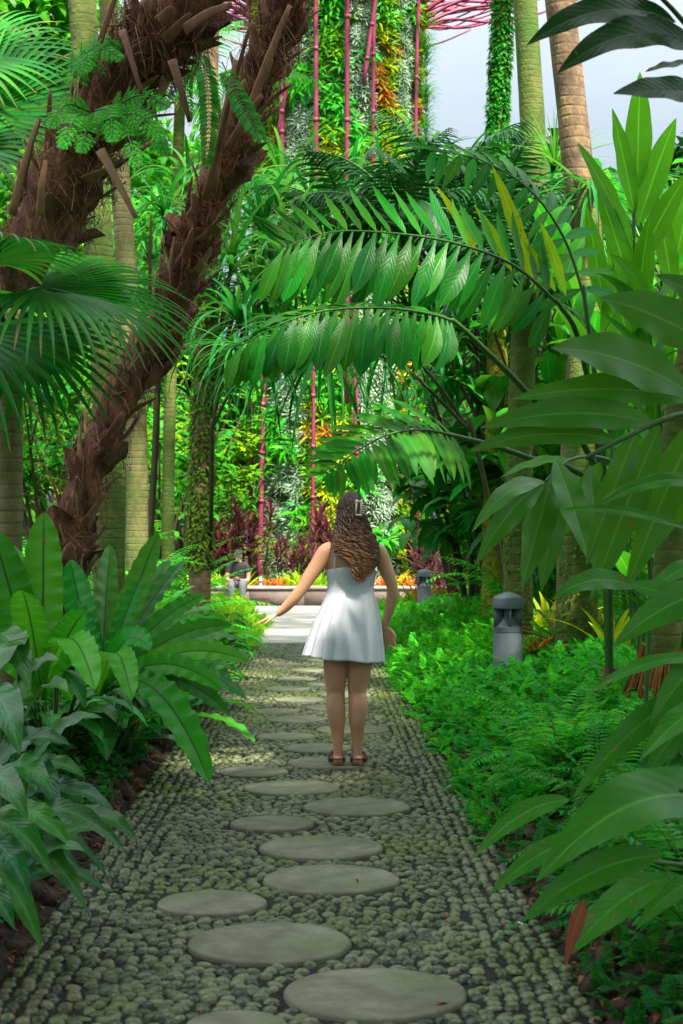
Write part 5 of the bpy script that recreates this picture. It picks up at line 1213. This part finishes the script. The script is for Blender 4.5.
fibrous('thick shaggy palm with orange-brown fibre in the top left corner, ferns growing on it', [(-45, 560, 9.4), (-25, 420, 9.3), (15, 290, 9.2), (55, 205, 9.1), (88, 140, 9.0), (120, 90, 8.9), (155, 40, 8.8), (190, -10, 8.7)],
        [38, 40, 48, 68, 50, 48, 64, 56], 75, 3400, 'palm', 1.1, 6.3, 22,
        stubs=[(at(22, 185, 8.7), at(40, 118, 8.5), .028), (at(12, 215, 8.6), at(38, 120, 8.5), .03), (at(78, 115, 8.7), at(122, -20, 8.5), .03), (at(100, 150, 8.7), at(136, 218, 8.6), .035), (at(172, 60, 8.5), at(190, 122, 8.5), .034), (at(185, 30, 8.5), at(232, 5, 8.3), .045), (at(122, 30, 8.5), at(142, 95, 8.4), .028), (at(40, 215, 8.5), at(46, 160, 8.4), .03)])

# --- ferns living on the palms
def frond_px(g, pts, Lf, pairs, w, up=(0, -1, .4), **k):
    pinnate(g, [at(*p) for p in pts], up, pairs, Lf, w, env=k.pop('env', lambda f: max(.12, sin(pi*min(1, f*.8+.12))**.7)), ang=(1.35, 1.0), hang=.15, ns=k.pop('ns', 3), nc=1, rr=.004, rk=4, **k)
def bipin(g, pts, Lf, n=11, up=(0, -1, .5)):
    P = smooth_path([at(*p) for p in pts], 16); T = np.gradient(P, axis=0); tube(g, P, np.linspace(.005, .0015, 16), 5, 1, cap=False)
    for i in range(n):
        f = .12+.86*i/n; q = f*15; j = min(int(q), 14); p = P[j]; t = nrm(T[j]); fr = frame(t, up)
        for sd in (-1, 1):
            l = Lf*max(.1, (1.1-f))*.9; d = nrm(t*.45+sd*fr[:, 0]); e = p+d*l+np.array([0, 0, -.25*l])
            pinnate(g, [p, (p+e)/2+np.array([0, 0, .03*l]), e], fr[:, 2], 10, max(.03, l*.28), max(.010, l*.13), env=lambda f: max(.15, 1.1-f), ang=(1.3, .9), hang=.05, kind='lance', ns=2, nc=1, s0=.08, rr=.0018, rk=3)
for lb, fr_ in (('bright feathery fern on the shaggy palm, uppermost', [[(70, 72, 8.6), (95, 48, 8.5), (125, 60, 8.4)], [(72, 70, 8.6), (85, 55, 8.4), (82, 75, 8.3)], [(80, 60, 8.6), (105, 42, 8.6), (118, 50, 8.6)]]),
               ('bright feathery fern on the shaggy palm, lower left of the pair', [[(90, 112, 8.5), (65, 105, 8.4), (48, 130, 8.3)], [(92, 115, 8.5), (75, 118, 8.3), (60, 152, 8.2)], [(95, 112, 8.5), (88, 125, 8.3), (80, 155, 8.2)], [(95, 110, 8.5), (110, 112, 8.3), (112, 145, 8.2)]]),
               ('bright feathery fern on the shaggy palm, lower right of the pair', [[(110, 112, 8.5), (140, 95, 8.4), (172, 108, 8.3)], [(108, 118, 8.5), (140, 115, 8.3), (165, 142, 8.2)], [(108, 122, 8.5), (125, 130, 8.3), (140, 172, 8.2)], [(112, 110, 8.5), (150, 128, 8.4), (168, 158, 8.3)]])):
    t = thing('fern', lb, 'fern', at(fr_[0][0][0], fr_[0][0][1], fr_[0][0][2]), group='ferns growing on the shaggy palm'); g = G()
    for f in fr_: bipin(g, f, .17)
    linkw('fronds', g, [M['fern_green'], M['stem']], t)
t = thing('fern', 'long hanging sword fern between the two fibrous palms', 'fern', at(197, 55, 9.6)); g = G()
frond_px(g, [(196, 48, 9.6), (206, 75, 9.5), (209, 120, 9.45), (207, 165, 9.4)], .085, 30, .034, mat=0); frond_px(g, [(222, 62, 9.8), (236, 92, 9.7), (250, 118, 9.6), (262, 140, 9.5)], .085, 24, .034); frond_px(g, [(200, 50, 9.6), (188, 80, 9.7), (190, 118, 9.7)], .05, 24, .018)
linkw('fronds', g, [M['leaf_mid'], M['stem']], t)

# --- fan palm leaves on the left
def fan_leaf(g, hub, d, up, L_, n=34, spread=2.2, join=.42, W_=.05, droop=.9, mat=0, base=None, cup=.25):
    fr = frame(d, up); hub = np.asarray(hub, float)
    if base is not None: tube(g, smooth_path([base, (np.asarray(base)+hub)/2+np.array([0, 0, .05]), hub, hub+fr[:, 1]*L_*.25], 10), np.linspace(.016, .006, 10), 6, 1, cap=False)
    for i in range(n):
        a = -spread+2*spread*i/(n-1); l = L_*(.72+.28*cos(a*.7))*random.uniform(.95, 1.05)
        dd = fr[:, 1]*cos(a)+fr[:, 0]*sin(a)+fr[:, 2]*cup*abs(sin(a))*.6
        wj = 2*l*join*sin(spread/(n-1))*1.25
        ns = 16; s = np.linspace(0, 1, ns+1); th = -droop*np.clip((s-join*.6)/(1-join*.6), 0, 1)**1.6*random.uniform(.85, 1.15)
        y = np.concatenate([[0], np.cumsum(np.cos(th[:-1]))])*l/ns; f2 = frame(dd, fr[:, 2]); fall = np.concatenate([[0], np.cumsum(np.sin(-th[:-1]))])*l/ns
        w = np.where(s < join, s/join*wj/2, wj/2*(1-(s-join)/(1-join))**.75)+.0012
        V = []
        for k_ in range(ns+1):
            c = hub+f2[:, 1]*y[k_]+np.array([0, 0, -1.0])*fall[k_]
            for u in (-1, 0, 1): V.append(c+f2[:, 0]*u*w[k_]+f2[:, 2]*(abs(u)*w[k_]*.45))
        U = np.stack([np.tile([0, .5, 1], ns+1), np.repeat(s, 3)], 1); g.add(np.array(V), grid_faces(ns, 2), U, mat)
t = thing('fan_palm_crown', 'dark green fan palm leaves spreading from the left edge above the ringed trunk', 'fan palm', at(10, 320, 8.2))
crown_c = at(5, 330, 8.2)
for hub, d, up, L_, spr, dr, n in ((at(40, 288, 7.7), (1, -.15, -.22), (.2, -.55, 1), .84, 1.7, .9, 40), (at(-15, 262, 7.6), (.5, -.6, .15), (0, .1, 1), .62, 1.9, 1.0, 30), (at(25, 330, 8.0), (.4, -.4, -.8), (.3, -1, .3), .62, 1.6, .5, 30), (at(-30, 330, 7.8), (-.2, -.6, -.8), (0, -1, .3), .75, 1.9, .5, 30),
                       (at(-30, 290, 8.4), (-1, .2, .2), (0, 0, 1), .9, 2.0, 1.0, 30), (at(60, 300, 8.7), (.6, .9, .0), (0, 0, 1), .8, 1.9, 1.2, 34)):
    g = G(); fan_leaf(g, hub, d, up, L_, n, spr, droop=dr, base=crown_c); linkw('fan_leaf', g, [M['fan'], M['stem']], t)
t = thing('fan_palm_crown', 'dark fan palm leaves reaching in from the top left corner', 'fan palm', at(-60, 160, 10))
for hub, d, up, L_, spr, dr, n in ((at(-25, 118, 9.8), (1, -.1, .30), (.0, -.9, .6), .86, 1.15, .35, 26), (at(-40, 60, 10), (1, 0, .15), (0, -.8, .8), .8, 1.4, .6, 28), (at(-50, 150, 9.5), (.9, -.2, -.1), (0, -.7, .8), .7, 1.6, .8, 26)):
    g = G(); fan_leaf(g, hub, d, up, L_, n, spr, droop=dr, base=at(-80, 170, 10)); linkw('fan_leaf', g, [M['fan'], M['stem']], t)
g = G(); tube(g, [gp(-90, 10, -.1), at(-85, 400, 10), at(-80, 165, 10)], .09, 12); linkw('trunk', g, [M['bark']], t)

# --- feather palm with three broad-leafleted fronds, centre right
t = thing('feather_palm', 'palm with three arching fronds of broad glossy leaflets reaching from the right over the path', 'palm', gp(610, 9.3, -.02))
base = gp(610, 9.3); 
def big_frond(pts, pet, up, n, Lf, W_, env, mat, hang=.5, sides=(-1, 1), wave=.09, droop=.35, ang=(1.45, .95), liftup=0.0, kind='wedge', rr=.010, jit=.06):
    g = G(); P = smooth_path([at(*p) for p in pts], 24)
    pinnate(g, P, up, n, Lf, W_, env=env, ang=ang, hang=hang, kind=kind, ns=9, nc=4, s0=.03, rr=rr, fold=.16, droop=droop, wave=wave, sides=sides, lift=liftup, jit=jit)
    Q = smooth_path([base+np.array([0, 0, .1])]+[at(*p) for p in pet]+[P[0], P[1]], 20); tube(g, Q, np.linspace(.022, rr, 20), 8, 1, cap=False)
    return g
fA = big_frond([(560, 306, 8.6), (515, 266, 8.4), (455, 243, 8.2), (390, 233, 8.0), (330, 232, 7.8), (282, 248, 7.7)], [(600, 470, 9.2), (580, 345, 8.9)], (.05, -1, .45), 26, .44, .088, lambda f: .40+.66*sin(pi*min(1, f*.75+.12)), 0, hang=.22, sides=(-1,), ang=(1.35, .6), jit=.12, droop=.7)
P = smooth_path([at(*p) for p in [(560, 306, 8.6), (515, 266, 8.4), (455, 243, 8.2), (390, 233, 8.0), (330, 232, 7.8), (282, 248, 7.7)]], 24)
# the row of leaflets on the upper side
gU = G(); pinnate(gU, P, (.25, -.75, .7), 20, .44, .085, env=lambda f: .85-.35*f, ang=(1.3, .9), hang=-.35, kind='lance', ns=8, nc=4, s0=.05, rr=.002, fold=.3, droop=-.3, wave=.08, sides=(1,), mat=2, mrach=1)
fA.merge(gU)
linkw('frond', fA, [M['glossy'], M['stem'], M['leaf_mid']], t)
fB = big_frond([(455, 322, 8.0), (430, 314, 7.9), (385, 308, 7.8), (330, 310, 7.7), (285, 322, 7.6), (240, 346, 7.6)], [(600, 480, 9.1), (530, 396, 8.6), (480, 345, 8.2)], (.05, -1, .5), 26, .31, .088, lambda f: .75+.4*sin(pi*min(1, f*.9+.05)), 0, hang=.25, ang=(1.4, .6), jit=.12, droop=.7, sides=(-1,))
gU = G(); pinnate(gU, smooth_path([at(*p) for p in [(455, 322, 8.0), (430, 314, 7.9), (385, 308, 7.8), (330, 310, 7.7), (285, 322, 7.6), (240, 346, 7.6)]], 24), (.05, -.5, 1), 24, .26, .07, env=lambda f: .6+.4*f, ang=(1.2, .6), hang=.0, ns=8, nc=4, s0=.05, rr=.002, fold=.25, droop=.8, wave=.08, sides=(1,), mat=0, mrach=1); fB.merge(gU)
linkw('frond', fB, [M['glossy'], M['stem']], t)
fC = big_frond([(455, 436, 8.8), (425, 430, 8.6), (390, 434, 8.4), (357, 451, 8.2), (326, 474, 8.1)], [(600, 500, 9.2), (520, 455, 9.0)], (.0, -.85, .6), 20, .34, .07, lambda f: .22+.85*sin(pi*min(1, (1-f)*.62+.06)), 0, hang=.16, kind='lance')
linkw('frond', fC, [M['leaf_bright'], M['stem']], t)
# an upright frond with yellowing leaflets behind
fD = big_frond([(585, 300, 9.3), (565, 240, 9.3), (530, 190, 9.2), (480, 160, 9.1), (430, 150, 9.0)], [(604, 470, 9.3)], (.3, -.7, .6), 15, .42, .07, lambda f: 1.05-.5*f, 0, hang=.35, kind='lance')
linkw('frond', fD, [M['leaf_mid'], M['stem']], t)
gY = G()
for (x0, y0, x1, y1, w) in ((536, 290, 492, 165, .085), (566, 296, 540, 222, .065), (556, 292, 522, 240, .055), (512, 272, 474, 205, .06), (478, 256, 436, 186, .05)):
    between(gY, at(x0, y0, 8.7), at(x1, y1, 8.5), w, .04, (.3, -1, 0), ns=12, nc=4, wave=.06)
linkw('young_leaflets', gY, [leafmat('young_leaf', (0.26, 0.42, 0.010), (0.05, 0.22, 0.008), rough=.4, trans=.5, vein=.2)], t)
g = G(); tube(g, [base+np.array([0, 0, -.1]), base+np.array([0, 0, .35])], [.09, .05], 10); linkw('stem_base', g, [M['fibre']], t)

# --- tall dracaenas and palms in the middle distance: one forking trunk, several leaf crowns
def forked(label, basepx, Yb, fork, hubs, name='dracaena', cat='dracaena', group='strap-leaved trees in the middle distance', w=.05):
    b = gp(basepx, Yb, -.05); t = thing(name, label, cat, b, group=group); fk = at(*fork)
    g = G(); tube(g, smooth_path([b, b*.5+fk*.5+np.array([.04, 0, 0]), fk], 14), np.linspace(w, w*.75, 14), 8)
    for hb, k, sc in hubs:
        h = at(*hb); m = fk*.5+h*.5+np.array([0, 0, .12*abs(h[0]-fk[0])]); tube(g, smooth_path([fk-np.array([0, 0, .1]), m, h], 12), np.linspace(w*.6, w*.4, 12), 6)
    linkw('stem', g, [M['stem_brown']], t)
    for hb, k, sc in hubs: crown_on(t, k, at(*hb), sc, 'leaf_crown')
forked('dracaena behind the two fibrous palms with upright leaves in the gap between them', 142, 19, (160, 300, 19), [((165, 215, 18), 'crown', 1.0), ((190, 190, 19), 'crown', 1.2), ((180, 330, 19), 'crown2', 1.2), ((150, 260, 20), 'crown', 1.1), ((205, 285, 18), 'crown2', 1.1)])
forked('dracaena behind the moss trunk whose crowns hang over the left pink ribs', 203, 20, (210, 400, 19.5), [((232, 262, 17), 'crown2', 1.1), ((262, 225, 18), 'crown', 1.3), ((290, 262, 17), 'crown2', 1.1), ((240, 318, 15.5), 'crown', 1.15), ((225, 220, 19), 'crown', 1.2), ((260, 290, 17.5), 'crown', 1.2)])
forked('tall dracaena reaching across the middle of the tower from the left', 198, 22, (216, 330, 21), [((310, 205, 20), 'crown', 1.35), ((285, 190, 21), 'crown2', 1.15), ((305, 262, 19), 'crown', 1.2), ((250, 195, 22), 'crown', 1.2)])
forked('dark dracaena right of the tower under the patch of sky', 516, 21, (470, 330, 20.5), [((385, 190, 20), 'crown', 1.3), ((425, 176, 22), 'crown', 1.35), ((462, 172, 23), 'crown', 1.3), ((350, 195, 21), 'crown', 1.35), ((405, 245, 19), 'crown2', 1.1), ((440, 225, 20), 'crown', 1.3), ((345, 262, 20), 'crown', 1.3)])
forked('dracaena behind the yellow moss trunk with crowns below the fronds', 500, 19, (480, 400, 18.5), [((470, 235, 19), 'crown', 1.2), ((440, 335, 17), 'crown', 1.05), ((500, 290, 18), 'crown2', 1.2), ((455, 380, 17.5), 'crown', .9), ((410, 310, 18), 'crown', 1.0)])
forked('dracaena with grassy crowns at the foot of the two brown sky trunks', 544, 22.5, (540, 330, 22), [((520, 225, 21), 'crown2', 1.2), ((550, 195, 22), 'crown2', 1.0), ((545, 270, 21), 'crown', 1.3)])
forked('drooping strap-leaved crown hanging in front of the tower below the lower frond', 517, 14.5, (470, 420, 14.2), [((325, 342, 13.5), 'crown_droop', .9), ((385, 345, 14), 'crown_droop', .7)], w=.03)
forked('small drooping strap crown at the left end of the lower frond', 202, 19, (212, 420, 17), [((268, 350, 14), 'crown_droop', .72), ((235, 345, 14.5), 'crown_droop', .6)], w=.03)
forked('dark feather palms arching right of the tower', 524, 19.5, (485, 360, 19), [((400, 225, 17), 'palm2', .85), ((450, 205, 19), 'palm2', .95), ((500, 235, 18), 'palm2', .9), ((345, 225, 18), 'palm2', .8)], 'feather_palm', 'palm', 'dark feather palms in the middle distance', .05)
for (px, Y, sc, k, lb, z) in ((555, 20, 1.6, 'grass', 'tuft of thin grass-like leaves hanging on the brown sky trunk', at(548, 165, 20)[2]), (520, 36, 1.5, 'grass', 'grass tuft right behind the planter', .4)):
    plant(k, 'grass_tuft', lb, 'grass tuft', (gp(px, Y)[0], Y, z), sc)

# --- gingers on the right
for (px, Y, sc, k, lb) in ((652, 11.5, 1.5, 'ginger', 'tall bright ginger standing against the sky on the right'), (628, 15.5, 1.6, 'ginger', 'tall ginger just right of the leaning trunk'), (690, 12.5, 1.5, 'ginger', 'ginger at the upper right edge'), (690, 9.0, 1.1, 'ginger2', 'dark ginger at the right edge in front of the ringed trunk'), (545, 15.5, 1.0, 'ginger2', 'ginger behind the leaning trunk on its left'), (620, 16.5, 1.5, 'ginger2', 'ginger farther back on the right')):
    plant(k, 'ginger_plant', lb, 'ginger plant', gp(px, Y, -.02), sc, group='gingers on the right')
def stalk_plant(label, stems, leaves, mat, base, name='ginger_plant', cat='ginger plant', up=(0, -.6, 1), ns=22, nc=8, wave=.035, fold=.14, extra_mats=()):
    t = thing(name, label, cat, base)
    g = G()
    for st, r in stems: tube(g, smooth_path([np.asarray(p) for p in st], 20), np.linspace(r, r*.5, 20), 8)
    linkw('stem', g, [M['stem']], t)
    for lf in leaves:
        g = G(); P0, P1, w = lf[:3]; sag = lf[3] if len(lf) > 3 else .06; u = lf[4] if len(lf) > 4 else up; mt = lf[5] if len(lf) > 5 else mat
        between(g, P0, P1, w, sag, u, ns=ns, nc=nc, wave=wave, fold=fold, wf=3); linkw('leaf', g, [M[mt]], t)
    return t
bU = gp(640, 10.0)
stalk_plant('upright bright ginger with tall blades against the sky at the upper right', [([bU, at(636, 420, 10), at(634, 200, 10), at(640, 130, 10)], .016), ([bU+np.array([.15, .2, 0]), at(668, 420, 10.2), at(676, 260, 10.2), at(672, 180, 10.2)], .014), ([bU+np.array([-.2, .1, 0]), at(612, 440, 10.1), at(606, 320, 10.1), at(600, 240, 10.1)], .014)],
  [(at(637, 190, 10), at(640, 72, 9.9), .17, .02, (0, -1, 0)), (at(635, 215, 10), at(612, 108, 9.8), .14, .03, (.5, -1, 0)), (at(638, 225, 10), at(676, 118, 10), .17, .03, (-.3, -1, 0)), (at(635, 255, 10), at(577, 142, 9.8), .13, .05, (.4, -1, .2)), (at(636, 270, 10), at(690, 170, 9.8), .15, .05, (0, -1, .2)), (at(634, 300, 10), at(596, 180, 9.9), .15, .03, (.2, -1, 0)), (at(634, 330, 10), at(650, 215, 9.7), .16, .03, (-.2, -1, 0)),
   (at(676, 260, 10.2), at(702, 150, 10.1), .17, .03, (0, -1, 0)), (at(674, 300, 10.2), at(655, 190, 10), .15, .03, (.3, -1, 0)), (at(674, 340, 10.2), at(715, 250, 10), .15, .05, (0, -1, .2)), (at(672, 370, 10.2), at(640, 270, 10), .15, .04, (.2, -1, 0)),
   (at(606, 320, 10.1), at(586, 205, 10), .14, .03, (.3, -1, 0)), (at(604, 350, 10.1), at(628, 245, 10), .14, .04, (-.2, -1, 0)), (at(636, 370, 10), at(606, 262, 9.9), .14, .04, (.2, -1, 0))], 'ginger_bright', bU)
b5 = gp(735, 5.6)
stalk_plant('big dark-green ginger stalk reaching in from the right with long horizontal leaves', [([b5, at(745, 600, 5.5), at(720, 420, 5.4), at(683, 414, 5.3), at(640, 430, 5.2), at(586, 458, 5.1)], .014)],
  [(at(690, 392, 5.3), at(551, 348, 5.0), .17, .06, (0, -1, .35)), (at(720, 352, 5.3), at(600, 298, 5.2), .17, .05, (0, -1, .35)), (at(700, 400, 5.35), at(512, 399, 5.1), .11, .05, (0, -1, .35)), (at(656, 424, 5.25), at(480, 428, 4.95), .115, .06, (0, -1, .35)), (at(618, 441, 5.2), at(468, 452, 4.95), .085, .07, (0, -1, .35)),
   (at(660, 425, 5.25), at(590, 600, 5.2), .13, .02, (.5, -1, .2)), (at(700, 415, 5.35), at(625, 592, 5.3), .14, .02, (.4, -1, .2)), (at(637, 430, 5.2), at(586, 565, 5.1), .11, .02, (.5, -1, .1)), (at(740, 500, 5.3), at(600, 500, 4.9), .05, .1, (0, -1, .35)), (at(720, 440, 5.5), at(640, 560, 5.7), .13, .02, (.4, -1, .2)), (at(750, 330, 5.4), at(655, 275, 5.3), .12, .04, (0, -1, .35))], 'ginger', b5)
b6 = gp(640, 7.0)
stalk_plant('ginger stalk with drooping leaves hanging above the near bollard light', [([b6, at(650, 560, 6.9), at(620, 470, 6.7), at(575, 458, 6.4), at(545, 482, 6.2)], .011)],
  [(at(556, 460, 6.3), at(590, 563, 6.0), .125, .03, (.3, -1, .2)), (at(552, 478, 6.3), at(522, 588, 6.0), .13, .02, (.3, -1, .2)), (at(560, 480, 6.4), at(541, 592, 6.3), .12, .02, (.4, -1, .2)), (at(545, 482, 6.2), at(472, 532, 5.8), .085, .1, (.1, -.8, .8)), (at(543, 484, 6.2), at(475, 566, 5.9), .10, .08, (.3, -1, .4)), (at(590, 465, 6.5), at(600, 590, 6.3), .12, .03, (.4, -1, .2)), (at(600, 462, 6.6), at(560, 540, 6.8), .11, .03, (.4, -1, .2)), (at(570, 460, 6.4), at(500, 478, 6.5), .08, .08)], 'ginger', b6)
b4 = gp(800, 4.9)
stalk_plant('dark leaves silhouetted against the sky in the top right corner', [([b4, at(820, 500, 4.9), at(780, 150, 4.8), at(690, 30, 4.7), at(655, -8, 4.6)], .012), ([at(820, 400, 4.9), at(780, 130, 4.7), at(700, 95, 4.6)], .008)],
  [(at(676, 22, 4.7), at(526, 46, 4.3), .105, .10, (0, -1, .3)), (at(700, 50, 4.7), at(557, 74, 4.3), .115, .12, (0, -1, .3)), (at(715, 98, 4.7), at(613, 94, 4.4), .09, .04, (0, -1, .3)), (at(700, 62, 4.8), at(645, 72, 4.6), .06, .02), (at(720, 20, 4.8), at(668, -30, 4.6), .09, .05)], 'leaf_dark', b4)  # these leaves get their shade from the darkened leaf colour
# lower right, near the lens
b3 = gp(800, 3.9)
stalk_plant('broad dark leaves nearest at the lower right, one with a withered tip', [([b3, at(790, 850, 3.9), at(730, 790, 3.8), at(680, 790, 3.7)], .012), ([b3, at(760, 900, 3.9), at(700, 870, 3.8), at(655, 862, 3.7)], .010)],
  [(at(742, 815, 3.9), at(536, 882, 3.5), .155, .16, (0, -.8, .7)), (at(570, 800, 4.3), at(473, 858, 4.2), .06, .12, (0, -.9, .7)), (at(600, 835, 4.2), at(490, 894, 4.1), .065, .10, (0, -.9, .7)), (at(662, 856, 3.9), at(522, 922, 3.8), .085, .10, (0, -1, .5)), (at(668, 878, 3.8), at(566, 958, 3.7), .08, .10, (0, -1, .4)), (at(700, 880, 3.8), at(636, 930, 3.8), .05, .12, (0, -1, .4))], 'glossy', b3, name='broad_leaved_plant', cat='plant')
g = G(); between(g, at(585, 900, 3.70), at(565, 968, 3.68), .035, .1, (0, -1, .3), ns=10, nc=4, wave=.15, wf=5)
o = g.mesh('withered_leaf', [M['dead_leaf']]); link('withered_leaf', o, None); bpy.data.objects['withered_leaf'].parent = bpy.data.objects['broad_leaved_plant']; bpy.data.objects['withered_leaf'].matrix_parent_inverse = __import__('mathutils').Matrix.Translation([-float(v) for v in b3])
b2 = gp(780, 5.0)
stalk_plant('dark blue-green leaf cluster at the right edge below the hanging leaves', [([b2, at(770, 700, 4.9), at(720, 640, 4.8), at(690, 600, 4.7)], .012), ([b2, at(760, 760, 4.9), at(710, 690, 4.8)], .010)],
  [(at(635, 588, 4.8), at(552, 600, 4.6), .07, .12, (0, -1, .4)), (at(720, 620, 4.7), at(625, 584, 4.6), .085, .05, (0, -1, .4)), (at(740, 590, 4.7), at(612, 648, 4.5), .11, .10, (0, -1, .4)), (at(700, 690, 4.8), at(573, 798, 4.5), .085, .08, (0, -1, .4)), (at(720, 640, 4.8), at(650, 725, 4.6), .10, .05, (.2, -1, .5)), (at(715, 690, 4.8), at(640, 785, 4.7), .08, .05, (.2, -1, .5)),
   (at(690, 530, 4.9), at(560, 510, 4.8), .035, .06, (0, -.9, .6)), (at(720, 560, 4.8), at(640, 600, 4.7), .07, .1), (at(720, 660, 4.7), at(585, 695, 4.6), .06, .1), (at(730, 700, 4.6), at(640, 760, 4.4), .09, .1), (at(690, 480, 4.9), at(600, 505, 4.8), .05, .08, (0, -.9, .6))], 'glossy', b2, name='broad_leaved_plant', cat='plant')

# --- far trees closing the view
def m_treecrown(seed, R_, n, mat, L_=.42):
    random.seed(seed); r2 = np.random.default_rng(seed); g = G(); T = G()
    for i in range(7): put(T, blade(L_*random.uniform(.7, 1.1), L_*.36, 3, 1, random.uniform(-.5, .8), 1.0, kind='lance'), rz(i*2.4), np.array([random.gauss(0, .12), random.gauss(0, .12), random.gauss(0, .1)]))
    T = tmpl(T); P = []
    cl = [(r2.normal(0, .55, 3)*np.array([R_, R_, R_*.8]), R_*random.uniform(.25, .45)) for _ in range(16)]
    for c, r in cl:
        m = n//16; v = r2.normal(0, 1, (m, 3)); v /= np.linalg.norm(v, axis=1)[:, None]; P.append(c+v*r*r2.uniform(.55, 1.05, (m, 1)))
    P = np.concatenate(P); k = len(P)
    M_ = rand_mats(k, .7, .7, 1.4); scatter(g, T, M_, P)
    for c, r in cl: tube(g, smooth_path([(0, 0, -R_*1.1), c*.45+np.array([0, 0, -R_*.3]), c], 8), np.linspace(.12, .03, 8)*R_/3, 5, 1, cap=False)
    return g.mesh('tree_crown', [M[mat], M['stem_brown']])
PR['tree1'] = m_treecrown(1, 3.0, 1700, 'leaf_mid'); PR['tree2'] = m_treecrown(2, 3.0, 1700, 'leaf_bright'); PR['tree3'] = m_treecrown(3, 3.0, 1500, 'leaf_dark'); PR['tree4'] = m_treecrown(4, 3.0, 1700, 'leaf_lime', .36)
PR['tree_thin'] = m_treecrown(5, 3.0, 620, 'leaf_mid')  # sparse crown for the added shade trees, lets broken sun through
def far_tree(px, Y, ztop, key, sc, lb):
    b = gp(px, Y, -.1); t = thing('broadleaf_tree', lb, 'tree', b, group='trees closing the far view'); h = ztop-3.0*sc
    g = G(); tube(g, smooth_path([b, b+np.array([.2, 0, h*.5]), b+np.array([0, 0, h-sc*1.2])], 12), np.linspace(.26, .14, 12)*sc, 10); linkw('trunk', g, [M['bark']], t)
    c = link('crown', PR[key], t, loc=(0, 0, h)); c.scale = (sc,)*3; c.rotation_euler = (0, 0, random.random()*6)
for a in ((-60, 30, 13.0, 'tree2', 1.1, 'bright green tree closing the top left corner'), (20, 50, 15.5, 'tree2', 1.35, 'bright green tree filling the far top left'), (62, 54, 13.5, 'tree1', 1.1, 'green tree behind the green ringed trunk'), (-60, 48, 17, 'tree1', 1.5, 'green tree outside the left edge'), (135, 56, 9, 'tree2', 1.0, 'bright tree low between the fibrous palms'), (190, 50, 8.5, 'tree1', 1.0, 'green tree left of the tower'), (225, 55, 7.5, 'tree4', .85, 'lime tree touching the left side of the tower'),
          (455, 54, 9.5, 'tree3', 1.0, 'dark tree right of the tower'), (500, 50, 9.8, 'tree1', 1.05, 'green tree at the foot of the sky trunks'), (550, 56, 10.5, 'tree1', 1.1, 'green tree between the sky trunks'), (610, 52, 11.0, 'tree2', 1.2, 'bright tree behind the tall ginger'), (670, 48, 13.5, 'tree1', 1.3, 'green tree at the far right edge'), (740, 50, 15, 'tree3', 1.5, 'dark tree outside the right edge'), (30, 40, 9, 'tree4', 1.0, 'lime-leaved tree behind the fan palm leaves'), (98, 44, 8.5, 'tree2', .95, 'bright tree between the green and pale trunks'),
          (-140, 40, 12, 'tree1', 1.4, 'green tree far outside the left edge'), (820, 40, 12, 'tree1', 1.4, 'green tree far outside the right edge'), (-10, 30, 7.5, 'tree2', .8, 'small bright tree at the left edge in the middle distance'), (640, 34, 8.0, 'tree1', .85, 'small green tree behind the gingers')):
    far_tree(*a)
# unseen trees added around the viewpoint so their crowns shade the near path
for (x, y, z, sc, key, lb) in ((3.4, -0.8, 9.2, 1.2, 'tree1', 'unseen tall broadleaf tree added behind the viewpoint on the right to shade the near path'), (-1.6, -3.8, 9.5, 1.2, 'tree3', 'unseen tall dark tree added behind the viewpoint on the left for shade'), (6.6, 2.2, 9.2, 1.2, 'tree_thin', 'unseen tall tree with a thin crown added right of the viewpoint for broken shade'), (-2.6, 1.6, 9.8, 1.05, 'tree1', 'unseen tall broadleaf tree added left of the viewpoint for shade'), (2.9, 3.4, 9.6, 1.05, 'tree_thin', 'unseen tall broadleaf tree added out of the picture, its thin crown shading the near fronds')):
    t = thing('broadleaf_tree', lb, 'tree', (x, y, 0), group='unseen shade trees added around the viewpoint'); g = G(); tube(g, [(x+(1.2 if 0 < x < 3 else 0), y, -.1), (x+.3, y, 4), (x, y, z-1.5)], [.28, .2, .14], 12); linkw('trunk', g, [M['bark']], t)
    for (dx, dy, dz) in ((0, 0, 0),): 
        c = link('crown', PR[key], t, loc=(dx, dy, z+dz)); c.scale = (sc, sc, sc*.7)
